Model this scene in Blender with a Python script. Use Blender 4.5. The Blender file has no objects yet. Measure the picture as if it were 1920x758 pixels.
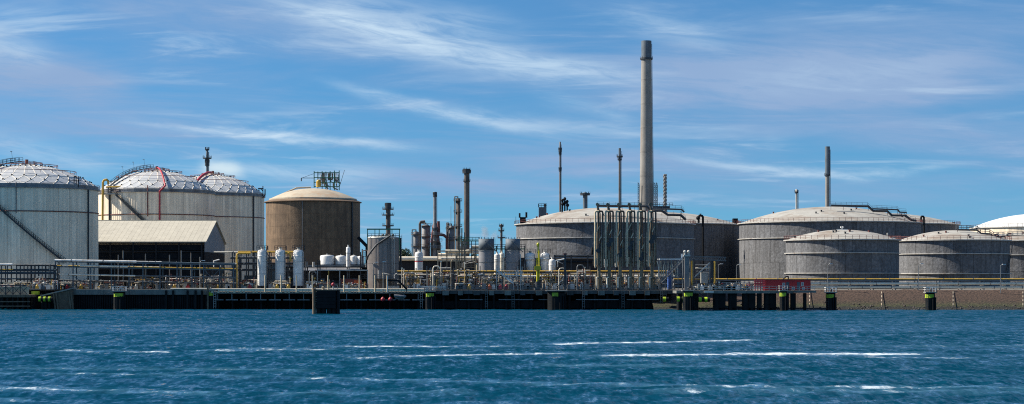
import bpy, math, random
import numpy as np
from mathutils import Vector

# ---------------------------------------------------------------- camera, sky, sun
sc = bpy.context.scene
F, HZ, CH = 3500.0, 520.0, 8.5          # focal length in photo pixels, horizon row, camera height (m)
cam_d = bpy.data.cameras.new('camera'); cam = bpy.data.objects.new('camera', cam_d)
sc.collection.objects.link(cam); sc.camera = cam
cam.location = (0, 0, CH); cam.rotation_euler = (math.radians(90), 0, 0)
cam_d.sensor_width = 36; cam_d.lens = F / 1920 * 36
cam_d.shift_y = (HZ - 379) / 1920
cam_d.clip_start = 1; cam_d.clip_end = 30000

SUN_EL, SUN_BEHIND = math.radians(40), math.radians(8)
sdir = Vector((-math.cos(SUN_EL)*math.cos(SUN_BEHIND), math.cos(SUN_EL)*math.sin(SUN_BEHIND), math.sin(SUN_EL)))
sun_d = bpy.data.lights.new('sun', 'SUN'); sun = bpy.data.objects.new('sun', sun_d)
sc.collection.objects.link(sun)
sun_d.energy = 5.0; sun_d.angle = math.radians(0.5); sun_d.color = (1.0, 0.93, 0.82)
sun.rotation_euler = sdir.to_track_quat('Z', 'Y').to_euler()

vs = sc.view_settings
sc.display_settings.display_device = 'sRGB'
vs.view_transform = 'Standard'; vs.look = 'None'; vs.exposure = 0.75; vs.gamma = 1.0; vs.use_curve_mapping = False
sc.cycles.max_bounces = 5; sc.cycles.diffuse_bounces = 2; sc.cycles.glossy_bounces = 3
sc.cycles.volume_bounces = 1; sc.cycles.use_denoising = False
sc.cycles.filter_width = 1.1

world = bpy.data.worlds.new('World'); sc.world = world; world.use_nodes = True
world.cycles.sampling_method = 'MANUAL'; world.cycles.sample_map_resolution = 512
wt = world.node_tree; wt.nodes.clear()
def build_sky():
    N, L = wt.nodes, wt.links
    def put(sock, v):
        if isinstance(v, (int, float)): sock.default_value = v
        elif isinstance(v, tuple): sock.default_value = v
        else: L.new(v, sock)
    def m(op, a, b=0.0, c=0.0, clamp=False):
        n = N.new('ShaderNodeMath'); n.operation = op; n.use_clamp = clamp
        put(n.inputs[0], a); put(n.inputs[1], b); put(n.inputs[2], c); return n.outputs[0]
    def sstep(x, a, b):
        n = N.new('ShaderNodeMapRange'); n.interpolation_type = 'SMOOTHSTEP'
        put(n.inputs[0], x); n.inputs[1].default_value = a; n.inputs[2].default_value = b
        n.inputs[3].default_value = 0; n.inputs[4].default_value = 1; return n.outputs[0]
    def comb(x, y, z=0.0):
        n = N.new('ShaderNodeCombineXYZ'); put(n.inputs[0], x); put(n.inputs[1], y); put(n.inputs[2], z); return n.outputs[0]
    def noise(v, scale, detail=4, rough=0.55, dist=0.0):
        n = N.new('ShaderNodeTexNoise'); L.new(v, n.inputs['Vector'])
        n.inputs['Scale'].default_value = scale; n.inputs['Detail'].default_value = detail
        n.inputs['Roughness'].default_value = rough; n.inputs['Distortion'].default_value = dist
        return n.outputs[0]
    def mixc(f, a, b):
        n = N.new('ShaderNodeMix'); n.data_type = 'RGBA'
        put(n.inputs[0], f); put(n.inputs[6], a); put(n.inputs[7], b); return n.outputs[2]
    tc = N.new('ShaderNodeTexCoord')
    sp = N.new('ShaderNodeSeparateXYZ'); L.new(tc.outputs['Generated'], sp.inputs[0])
    dx, dy, dz = sp.outputs
    # clear sky
    sky = N.new('ShaderNodeTexSky'); sky.sky_type = 'NISHITA'; sky.sun_disc = False
    sky.sun_elevation = SUN_EL; sky.sun_rotation = math.radians(-90) + SUN_BEHIND
    sky.altitude = 0; sky.air_density = 1.0; sky.dust_density = 0.2; sky.ozone_density = 1.5
    hi = comb(dx, dy, m('ADD', m('ABSOLUTE', dz), 0.06))
    nv = N.new('ShaderNodeVectorMath'); nv.operation = 'NORMALIZE'; L.new(hi, nv.inputs[0])
    L.new(nv.outputs[0], sky.inputs[0])
    hs = N.new('ShaderNodeHueSaturation'); hs.inputs['Saturation'].default_value = 1.12; hs.inputs['Hue'].default_value = 0.497
    L.new(sky.outputs[0], hs.inputs['Color'])
    # cloud coordinates: azimuth and elevation in degrees, plus a flat cloud layer seen in perspective
    az = m('MULTIPLY', m('ARCTAN2', dx, dy), 57.2958)
    el = m('MULTIPLY', m('ARCSINE', dz), 57.2958)
    den = m('ADD', m('ABSOLUTE', dz), 0.10)
    lay = comb(m('DIVIDE', dx, den), m('DIVIDE', dy, den))
    rot = N.new('ShaderNodeMapping'); rot.inputs['Rotation'].default_value = (0, 0, math.radians(-14)); rot.inputs['Scale'].default_value = (0.75, 1.25, 1)
    L.new(lay, rot.inputs['Vector'])
    fib = noise(rot.outputs[0], 2.2, 7, 0.62, 0.6)
    big = noise(lay, 0.55, 4, 0.55, 0.3)
    wob = m('MULTIPLY', m('SUBTRACT', noise(comb(m('MULTIPLY', az, 0.35), m('MULTIPLY', el, 0.9)), 1.0, 6, 0.6), 0.5), 2.0)
    fine = noise(comb(m('ADD', m('MULTIPLY', az, 0.45), m('MULTIPLY', el, 0.5)), m('ADD', m('MULTIPLY', el, 2.6), m('MULTIPLY', az, 0.3))), 1.0, 7, 0.65, 0.5)
    veil = m('MULTIPLY', sstep(big, 0.32, 0.60), m('MULTIPLY_ADD', sstep(fib, 0.34, 0.66), 0.8, 0.2))
    wisps = m('MULTIPLY', sstep(fib, 0.50, 0.72), sstep(noise(lay, 0.9, 4, 0.6, 0.4), 0.38, 0.62))
    # individual cirrus bands: (photo points of the spine, half width px, strength)
    elw = m('SUBTRACT', el, m('MULTIPLY', wob, 0.30))
    fibre_hard = m('MULTIPLY_ADD', sstep(fine, 0.28, 0.66), 0.8, 0.2)
    fibre_soft = m('MULTIPLY_ADD', sstep(fine, 0.25, 0.75), 0.5, 0.5)
    def band(x0, y0, x1, y1, sag, w0, w1, k):
        a0 = math.degrees(math.atan((x0-960)/F)); a1 = math.degrees(math.atan((x1-960)/F))
        e0 = math.degrees(math.atan((HZ-y0)/F)); e1 = math.degrees(math.atan((HZ-y1)/F))
        g = math.degrees(sag/F); h0 = math.degrees(w0/F); h1 = math.degrees(w1/F)
        s = m('MULTIPLY_ADD', az, 2/(a1-a0), -(a0+a1)/(a1-a0)); s2 = m('MULTIPLY', s, s)
        c = m('MULTIPLY_ADD', s2, -g, m('MULTIPLY_ADD', s, (e1-e0)/2, (e0+e1)/2+g))
        wd = m('MAXIMUM', m('MULTIPLY_ADD', s, (h1-h0)/2, (h0+h1)/2), 0.05)
        q = m('DIVIDE', m('SUBTRACT', elw, c), wd)
        e = m('MULTIPLY_ADD', q, q, m('MULTIPLY', m('MULTIPLY', s2, s2), 2.2))
        return m('MULTIPLY', m('POWER', 0.36788, e), k)
    white = [band(430,-25,1260,150,-30,38,16,0.75), band(560,10,1010,60,-6,55,24,0.35), band(600,150,1080,255,-8,10,15,0.62),
             band(230,232,830,282,-4,8,9,0.72), band(330,318,760,330,0,14,18,0.45), band(1120,10,1400,100,0,30,24,0.30),
             band(990,170,1200,230,0,16,12,0.30), band(1240,292,1620,335,-3,9,8,0.60), band(1500,338,1800,318,0,8,7,0.45),
             band(-60,265,240,330,0,26,18,0.35), band(-120,95,120,120,0,38,20,0.42), band(1330,165,1830,135,0,34,30,0.24), band(900,215,1260,262,0,12,12,0.25)]
    soft = [band(-160,130,270,170,0,62,36,0.85), band(1080,150,2050,120,0,60,70,0.9), band(1350,200,1800,160,0,40,36,0.5),
            band(-60,240,460,250,0,26,18,0.7), band(880,300,1500,320,0,24,26,0.6), band(1500,250,2050,270,0,26,36,0.6),
            band(640,330,1060,352,0,22,18,0.5), band(100,20,900,60,0,60,50,0.5), band(1300,360,1950,370,0,26,28,0.4)]
    puff = [band(372,318,462,328,6,17,11,0.95)]
    def addup(lst):
        s = lst[0]
        for q in lst[1:]: s = m('ADD', s, q)
        return m('MINIMUM', s, 1.0)
    W, S_ = m('MULTIPLY', addup(white), fibre_hard), m('MULTIPLY', addup(soft), fibre_soft)
    tint = N.new('ShaderNodeVectorMath'); tint.operation = 'MULTIPLY'; L.new(hs.outputs[0], tint.inputs[0]); tint.inputs[1].default_value = (0.44, 0.95, 1.34)
    skyc = tint.outputs[0]      # white balance of the picture
    # cloud colours are in the same unit as the sky texture
    lav = mixc(m('MINIMUM', m('ADD', m('MULTIPLY', S_, 1.25), m('MULTIPLY', veil, 0.62)), 1.0), skyc, (3.3, 5.0, 7.9, 1))
    wh = mixc(m('MINIMUM', m('ADD', m('MULTIPLY', W, 1.05), m('MULTIPLY', wisps, 0.55)), 1.0), lav, (6.9, 8.9, 10.8, 1))
    wh = mixc(m('MULTIPLY', addup(puff), 0.9), wh, (8.2, 9.9, 10.8, 1))
    bg = N.new('ShaderNodeBackground'); bg.inputs['Strength'].default_value = 0.050
    L.new(wh, bg.inputs['Color'])
    out = N.new('ShaderNodeOutputWorld'); L.new(bg.outputs[0], out.inputs['Surface'])
build_sky()

# ---------------------------------------------------------------- helpers
random.seed(7); np.random.seed(7)
COL = sc.collection
def S(Y): return F / Y
def X(px, Y): return (px - 960.0) / F * Y
def Z(py, Y): return CH + (HZ - py) / F * Y
def P(px, py, Y): return (X(px, Y), Y, Z(py, Y))
GZ = 5.0                                     # level of the yard and the quay

class MB:
    """collects shapes; build() links them as one mesh"""
    def __init__(s): s.v = []; s.f = []; s.sm = []
    def add(s, vs, fs, smooth=False):
        o = len(s.v); s.v.extend(vs)
        for f in fs: s.f.append(tuple(i + o for i in f)); s.sm.append(smooth)
        return s
    def box(s, x0, x1, y0, y1, z0, z1):
        return s.add([(x0,y0,z0),(x1,y0,z0),(x1,y1,z0),(x0,y1,z0),(x0,y0,z1),(x1,y0,z1),(x1,y1,z1),(x0,y1,z1)],
                     [(0,3,2,1),(4,5,6,7),(0,1,5,4),(1,2,6,5),(2,3,7,6),(3,0,4,7)])
    def beam(s, p, q, w, h=None):
        h = h or w; p = Vector(p); q = Vector(q); d = (q-p)
        if d.length < 1e-6: return s
        d.normalize(); up = Vector((0,0,1)) if abs(d.z) < 0.95 else Vector((0,1,0))
        a = d.cross(up).normalized()*(w/2); b = a.cross(d).normalized()*(h/2)
        return s.add([tuple(c+k) for c in (p,q) for k in (-a-b, a-b, a+b, -a+b)],
                     [(0,1,2,3),(7,6,5,4),(0,4,5,1),(1,5,6,2),(2,6,7,3),(3,7,4,0)])
    def cyl(s, p, q, r0, r1=None, n=8, caps=True):
        r1 = r0 if r1 is None else r1; p = Vector(p); q = Vector(q); d = (q-p)
        if d.length < 1e-6: return s
        d.normalize(); up = Vector((0,0,1)) if abs(d.z) < 0.95 else Vector((0,1,0))
        a = d.cross(up).normalized(); b = a.cross(d).normalized()
        vs = []
        for c, r in ((p,r0),(q,r1)):
            for k in range(n):
                t = 2*math.pi*k/n; vs.append(tuple(c + a*(r*math.cos(t)) + b*(r*math.sin(t))))
        s.add(vs, [(k,(k+1)%n,n+(k+1)%n,n+k) for k in range(n)], True)
        if caps: s.add(vs, [tuple(range(n-1,-1,-1)), tuple(range(n,2*n))])
        return s
    def tube(s, pts, r, n=6):
        for a, b in zip(pts[:-1], pts[1:]): s.cyl(a, b, r, n=n)
        for p in pts[1:-1]: s.ball(p, r*1.02, 6, 3)
        return s
    def ball(s, c, r, n=10, m=6, sz=1.0):
        vs = [(c[0],c[1],c[2]+r*sz)]
        for i in range(1, m):
            t = math.pi*i/m
            for k in range(n):
                a = 2*math.pi*k/n; vs.append((c[0]+r*math.sin(t)*math.cos(a), c[1]+r*math.sin(t)*math.sin(a), c[2]+r*sz*math.cos(t)))
        vs.append((c[0],c[1],c[2]-r*sz)); e = len(vs)-1
        fs = [(0,1+k,1+(k+1)%n) for k in range(n)]
        for i in range(m-2):
            o = 1+i*n; fs += [(o+k,o+n+k,o+n+(k+1)%n,o+(k+1)%n) for k in range(n)]
        o = 1+(m-2)*n; fs += [(o+k,e,o+(k+1)%n) for k in range(n)]
        return s.add(vs, fs, True)
    def lathe(s, c, prof, n=24, flat=False):
        """prof: (radius, z) from bottom to top"""
        vs = []; fs = []
        for r, z in prof:
            for k in range(n):
                a = 2*math.pi*k/n; vs.append((c[0]+r*math.cos(a), c[1]+r*math.sin(a), z))
        for i in range(len(prof)-1):
            o = i*n; fs += [(o+k,o+(k+1)%n,o+n+(k+1)%n,o+n+k) for k in range(n)]
        return s.add(vs, fs, not flat)
    def arc(s, c, r0, r1, z0, z1, a0=0.0, a1=2*math.pi, n=48):
        """a ring segment with a rectangular section (angles from -Y, positive towards +X)"""
        full = a1-a0 > 2*math.pi-1e-4; vs = []; cnt = n if full else n+1
        for k in range(cnt):
            a = a0+(a1-a0)*k/n; sx, cy = math.sin(a), -math.cos(a)
            for r, z in ((r0,z0),(r1,z0),(r1,z1),(r0,z1)): vs.append((c[0]+r*sx, c[1]+r*cy, z))
        fs = []
        for k in range(n):
            o = k*4; q = ((k+1)%cnt)*4
            fs += [(o+i, q+i, q+(i+1)%4, o+(i+1)%4) for i in range(4)]
        if not full: fs += [(0,1,2,3), ((cnt-1)*4+3,(cnt-1)*4+2,(cnt-1)*4+1,(cnt-1)*4)]
        return s.add(vs, fs, False)
    def ringtube(s, c, r, z, t, n=48, a0=0.0, a1=2*math.pi, k=5):
        pts = [(c[0]+r*math.sin(a0+(a1-a0)*i/n), c[1]-r*math.cos(a0+(a1-a0)*i/n), z) for i in range(n+1)]
        for a, b in zip(pts[:-1], pts[1:]): s.cyl(a, b, t, n=k, caps=False)
        return s
    def railing(s, pts, h=1.1, step=2.0, t=0.04, rails=2):
        for a, b in zip(pts[:-1], pts[1:]):
            a = Vector(a); b = Vector(b); L = (b-a).length; n = max(1, int(round(L/step)))
            for k in range(n+1):
                p = a.lerp(b, k/n); s.beam(p, p+Vector((0,0,h)), t*2)
            for j in range(rails):
                o = Vector((0,0,h*(1-j/rails))); s.beam(a+o, b+o, t*2)
        return s
    def ladder(s, p, q, w=0.5, t=0.05, step=0.6, side=(1,0,0)):
        p = Vector(p); q = Vector(q); d = Vector(side)*(w/2)
        s.beam(p-d, q-d, t); s.beam(p+d, q+d, t)
        n = max(1, int((q-p).length/step))
        for k in range(1, n): c = p.lerp(q, k/n); s.beam(c-d, c+d, t*0.8)
        return s
    def build(s, name, mat, parent=None):
        me = bpy.data.meshes.new(name)
        org = ORG[parent.name] if parent is not None else None
        if org is None:
            xs = np.array(s.v); lo = xs.min(0); hi = xs.max(0); org = ((lo[0]+hi[0])/2, (lo[1]+hi[1])/2, lo[2])
        arr = np.array(s.v, dtype=np.float64) - np.array(org)
        me.from_pydata(arr.tolist(), [], s.f)
        me.polygons.foreach_set('use_smooth', s.sm)
        me.materials.append(M[mat]); me.update()
        o = bpy.data.objects.new(name, me); COL.objects.link(o)
        if parent is not None: o.parent = parent
        else: o.location = org
        ORG[o.name] = org
        if name in SMALL: o['kind'] = 'stuff'
        return o
ORG = {}
SMALL = {'railing','nozzle_box','stair_lamp','corrugation','rim_lugs','lattice','side_lattice','top_railing','tower_railing','walkway_railing','spiral_strake','shell_stair','dome_stair','tower_pipes','valve_cluster','roof_fittings','pipe_support','rails','flange','band'}
def tag(o, label, cat, group=None):
    o['kind'] = 'thing'
    o['label'] = label; o['category'] = cat
    if group: o['group'] = group
    return o
def thing(name, label, cat, loc, group=None):
    o = bpy.data.objects.new(name, None); COL.objects.link(o); o.location = loc; o.empty_display_size = 0.5
    ORG[o.name] = tuple(loc)
    o['kind'] = 'thing'
    return tag(o, label, cat, group)
def kind(o, k): o['kind'] = k; return o
def copy_tree(o, parent=None, dx=(0,0,0), label=None):
    c = o.copy(); COL.objects.link(c); c.parent = parent
    if parent is None: c.location = Vector(o.location) + Vector(dx)
    if label: c['label'] = label
    for ch in list(o.children): copy_tree(ch, c)
    return c
def spin_copies(o, n, parent, a0=0.0):
    """n-1 further copies of a part, turned about the thing's own axis"""
    for k in range(1, n):
        c = o.copy(); COL.objects.link(c); c.parent = parent; c.rotation_euler = (0, 0, 2*math.pi*k/n)

# ---------------------------------------------------------------- materials
M = {}
def mat(name, col, rough=0.6, metal=0.0, var=0.18, scale=0.6, streak=0.0, stain=None, stain_amt=0.0, stain_scale=0.15,
        bump=0.0, bscale=2.0, rnd=0.0, squash=0.15, coat=None):
    mt = bpy.data.materials.new(name); mt.use_nodes = True; M[name] = mt
    nt = mt.node_tree; N, L = nt.nodes, nt.links
    b = N['Principled BSDF']; b.inputs['Roughness'].default_value = rough; b.inputs['Metallic'].default_value = metal
    if max(col) < 0.04: b.inputs['Specular IOR Level'].default_value = 0.15
    g = N.new('ShaderNodeNewGeometry')
    def noise(sc_, det=5, vec=None, rg=0.6):
        n = N.new('ShaderNodeTexNoise'); n.inputs['Scale'].default_value = sc_; n.inputs['Detail'].default_value = det
        n.inputs['Roughness'].default_value = rg
        L.new(vec or g.outputs['Position'], n.inputs['Vector']); return n.outputs[0]
    def mr(x, a, c, lo, hi):
        n = N.new('ShaderNodeMapRange'); L.new(x, n.inputs[0]); n.inputs[1].default_value = a; n.inputs[2].default_value = c
        n.inputs[3].default_value = lo; n.inputs[4].default_value = hi; return n.outputs[0]
    def mul(a, c):
        n = N.new('ShaderNodeMath'); n.operation = 'MULTIPLY'; L.new(a, n.inputs[0])
        if isinstance(c, float): n.inputs[1].default_value = c
        else: L.new(c, n.inputs[1])
        return n.outputs[0]
    f = mr(noise(scale), 0.3, 0.7, 1-var, 1+var)
    if streak:
        mp = N.new('ShaderNodeMapping'); mp.inputs['Scale'].default_value = (1, 1, 0.04); L.new(g.outputs['Position'], mp.inputs['Vector'])
        f = mul(f, mr(noise(0.9, 4, mp.outputs[0]), 0.35, 0.65, 1-streak, 1+streak*0.5))
    if rnd:
        oi = N.new('ShaderNodeObjectInfo'); f = mul(f, mr(oi.outputs['Random'], 0, 1, 1-rnd, 1+rnd))
    sc_ = N.new('ShaderNodeVectorMath'); sc_.operation = 'SCALE'; sc_.inputs[0].default_value = col[:3]; L.new(f, sc_.inputs['Scale'])
    c = sc_.outputs[0]
    if stain:
        mp = N.new('ShaderNodeMapping'); mp.inputs['Scale'].default_value = (1, 1, squash); L.new(g.outputs['Position'], mp.inputs['Vector'])
        x = N.new('ShaderNodeMix'); x.data_type = 'RGBA'
        L.new(mr(noise(stain_scale, 7, mp.outputs[0], 0.7), 0.62-0.25*stain_amt, 0.72, 0, min(1, 0.5+stain_amt)), x.inputs[0])
        L.new(c, x.inputs[6]); x.inputs[7].default_value = (*stain, 1); c = x.outputs[2]
    L.new(c, b.inputs['Base Color'])
    if bump:
        bp = N.new('ShaderNodeBump'); bp.inputs['Strength'].default_value = 1.0; bp.inputs['Distance'].default_value = bump
        L.new(noise(bscale, 6, None, 0.65), bp.inputs['Height']); L.new(bp.outputs[0], b.inputs['Normal'])
    return mt
mat('white_cladding', (0.90,0.745,0.545), 0.55, 0, 0.10, 0.25, 0.22, (0.45,0.38,0.30), 0.35, 0.12, rnd=0.05, squash=0.06)
mat('dome_panel', (0.46,0.465,0.46), 0.5, 0.0, 0.14, 0.5, 0, (0.40,0.38,0.34), 0.3, 0.3, rnd=0.035, squash=1)
mat('dome_rib', (0.85,0.77,0.63), 0.5, 0, 0.2, 0.8)
mat('red_pipe', (0.42,0.03,0.04), 0.45, 0, 0.2, 1.0)
mat('rust_red', (0.16,0.055,0.045), 0.7, 0, 0.3, 1.0)
mat('dark_steel', (0.035,0.040,0.045), 0.55, 0.2, 0.3, 1.0)
mat('black_steel', (0.008,0.009,0.011), 0.6, 0, 0.3, 1.0)
mat('grey_steel', (0.17,0.18,0.18), 0.5, 0.3, 0.25, 0.8, stain=(0.14,0.08,0.05), stain_amt=0.3, stain_scale=0.5, rnd=0.15)
mat('blue_steel', (0.055,0.085,0.105), 0.5, 0.1, 0.25, 0.8, rnd=0.1)
mat('pale_steel', (0.42,0.41,0.37), 0.5, 0.1, 0.2, 0.8, stain=(0.25,0.15,0.09), stain_amt=0.25, stain_scale=0.5, rnd=0.1)
mat('olive_steel', (0.21,0.17,0.11), 0.5, 0.15, 0.3, 0.6, stain=(0.05,0.045,0.035), stain_amt=0.4, stain_scale=0.6)
mat('olive_dark', (0.07,0.053,0.036), 0.5, 0.1, 0.3, 0.6)
mat('pale_olive', (0.56,0.455,0.30), 0.5, 0.0, 0.25, 0.8)
mat('white_paint', (0.72,0.70,0.65), 0.5, 0, 0.12, 0.5, 0.2, (0.40,0.32,0.23), 0.35, 0.5, rnd=0.04, squash=0.2)
mat('lagged_pipe', (0.72,0.64,0.50), 0.4, 0.15, 0.22, 0.4, rnd=0.12)
mat('yellow_paint', (0.52,0.31,0.04), 0.45, 0, 0.2, 0.6, rnd=0.08)
mat('bright_yellow', (0.50,0.44,0.02), 0.45, 0, 0.15, 0.8)
mat('lime_paint', (0.42,0.56,0.02), 0.6, 0, 0.3, 1.2, 0.3, (0.10,0.12,0.03), 0.4, 1.0)
mat('orange_paint', (0.55,0.10,0.02), 0.5, 0, 0.2, 0.8)
mat('green_paint', (0.02,0.13,0.06), 0.5, 0, 0.25, 0.8)
mat('red_cabin', (0.33,0.009,0.013), 0.5, 0, 0.15, 0.4, 0.1)
mat('blue_cloth', (0.03,0.09,0.30), 0.7, 0, 0.15, 0.8)
mat('window_glass', (0.10,0.16,0.20), 0.15, 0, 0.1, 1.0)
mat('skin', (0.42,0.26,0.19), 0.6, 0, 0.05, 4.0)
mat('tank_concrete', (0.124,0.125,0.129), 0.85, 0, 0.42, 1.3, 0.16, (0.055,0.052,0.052), 0.5, 0.6, bump=0.18, bscale=0.9, rnd=0.15)
mat('tank_core', (0.05,0.05,0.05), 0.9)
mat('tank_roof', (0.35,0.335,0.295), 0.8, 0, 0.14, 0.3, 0, (0.21,0.15,0.10), 0.6, 0.09, rnd=0.03, squash=1)
mat('girder_paint', (0.42,0.40,0.36), 0.7, 0, 0.2, 0.6, stain=(0.2,0.11,0.06), stain_amt=0.3, stain_scale=0.4)
mat('brown_shell', (0.175,0.115,0.068), 0.85, 0, 0.26, 0.5, 0.28, (0.085,0.055,0.034), 0.55, 0.35, bump=0.06, bscale=2.0, rnd=0.07)
mat('rim_brown', (0.17,0.11,0.065), 0.8)
mat('bright_lagging', (0.86,0.75,0.56), 0.4, 0, 0.12, 0.5, rnd=0.05)
mat('brown_roof', (0.44,0.375,0.275), 0.8, 0, 0.15, 0.3, 0, (0.40,0.20,0.08), 0.4, 0.12, squash=1)
mat('stack_concrete', (0.24,0.225,0.20), 0.85, 0, 0.16, 0.25, 0.16, (0.26,0.16,0.10), 0.3, 0.12, bump=0.05, bscale=1.0)
mat('stack_dark', (0.10,0.125,0.145), 0.7, 0, 0.25, 0.3, 0.2)
mat('stack_rust', (0.105,0.092,0.082), 0.7, 0.1, 0.35, 0.4, 0.2, (0.14,0.06,0.03), 0.35, 0.3)
mat('column_steel', (0.20,0.20,0.20), 0.55, 0.3, 0.25, 0.4, 0.2, (0.12,0.06,0.04), 0.35, 0.2, rnd=0.15)
mat('silver_cladding', (0.215,0.19,0.175), 0.5, 0.3, 0.15, 0.4, 0.2, (0.17,0.11,0.08), 0.3, 0.3, rnd=0.06)
mat('two_tone_grey', (0.24,0.235,0.24), 0.5, 0.1, 0.15, 0.4, 0.2, rnd=0.05)
mat('roof_sheet', (0.46,0.42,0.33), 0.7, 0, 0.10, 0.5, 0, (0.40,0.36,0.28), 0.3, 0.2, rnd=0.04)
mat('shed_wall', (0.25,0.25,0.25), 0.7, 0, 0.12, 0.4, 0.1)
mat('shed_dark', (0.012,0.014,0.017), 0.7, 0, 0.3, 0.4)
mat('building_wall', (0.03,0.03,0.032), 0.7, 0, 0.2, 0.3)
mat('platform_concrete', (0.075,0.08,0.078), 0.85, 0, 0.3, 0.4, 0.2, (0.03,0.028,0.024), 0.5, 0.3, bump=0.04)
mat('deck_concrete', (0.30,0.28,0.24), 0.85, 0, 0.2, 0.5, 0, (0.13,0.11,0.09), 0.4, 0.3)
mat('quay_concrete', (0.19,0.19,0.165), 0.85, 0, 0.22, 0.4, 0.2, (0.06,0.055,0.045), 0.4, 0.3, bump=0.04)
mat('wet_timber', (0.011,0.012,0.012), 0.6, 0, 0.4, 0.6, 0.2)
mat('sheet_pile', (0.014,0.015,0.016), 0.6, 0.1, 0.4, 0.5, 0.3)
mat('old_timber', (0.16,0.115,0.075), 0.85, 0, 0.3, 0.8, 0.2)
mat('yard', (0.14,0.125,0.10), 0.9, 0, 0.2, 0.08, 0, (0.10,0.12,0.05), 0.3, 0.03, squash=1)
mat('bark', (0.06,0.045,0.03), 0.9)
mat('leaf', (0.055,0.085,0.035), 0.7, 0, 0.4, 0.4, rnd=0.2)
mat('rock', (0.06,0.05,0.042), 0.9, 0, 0.35, 0.7)
M_ALL = M

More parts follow.
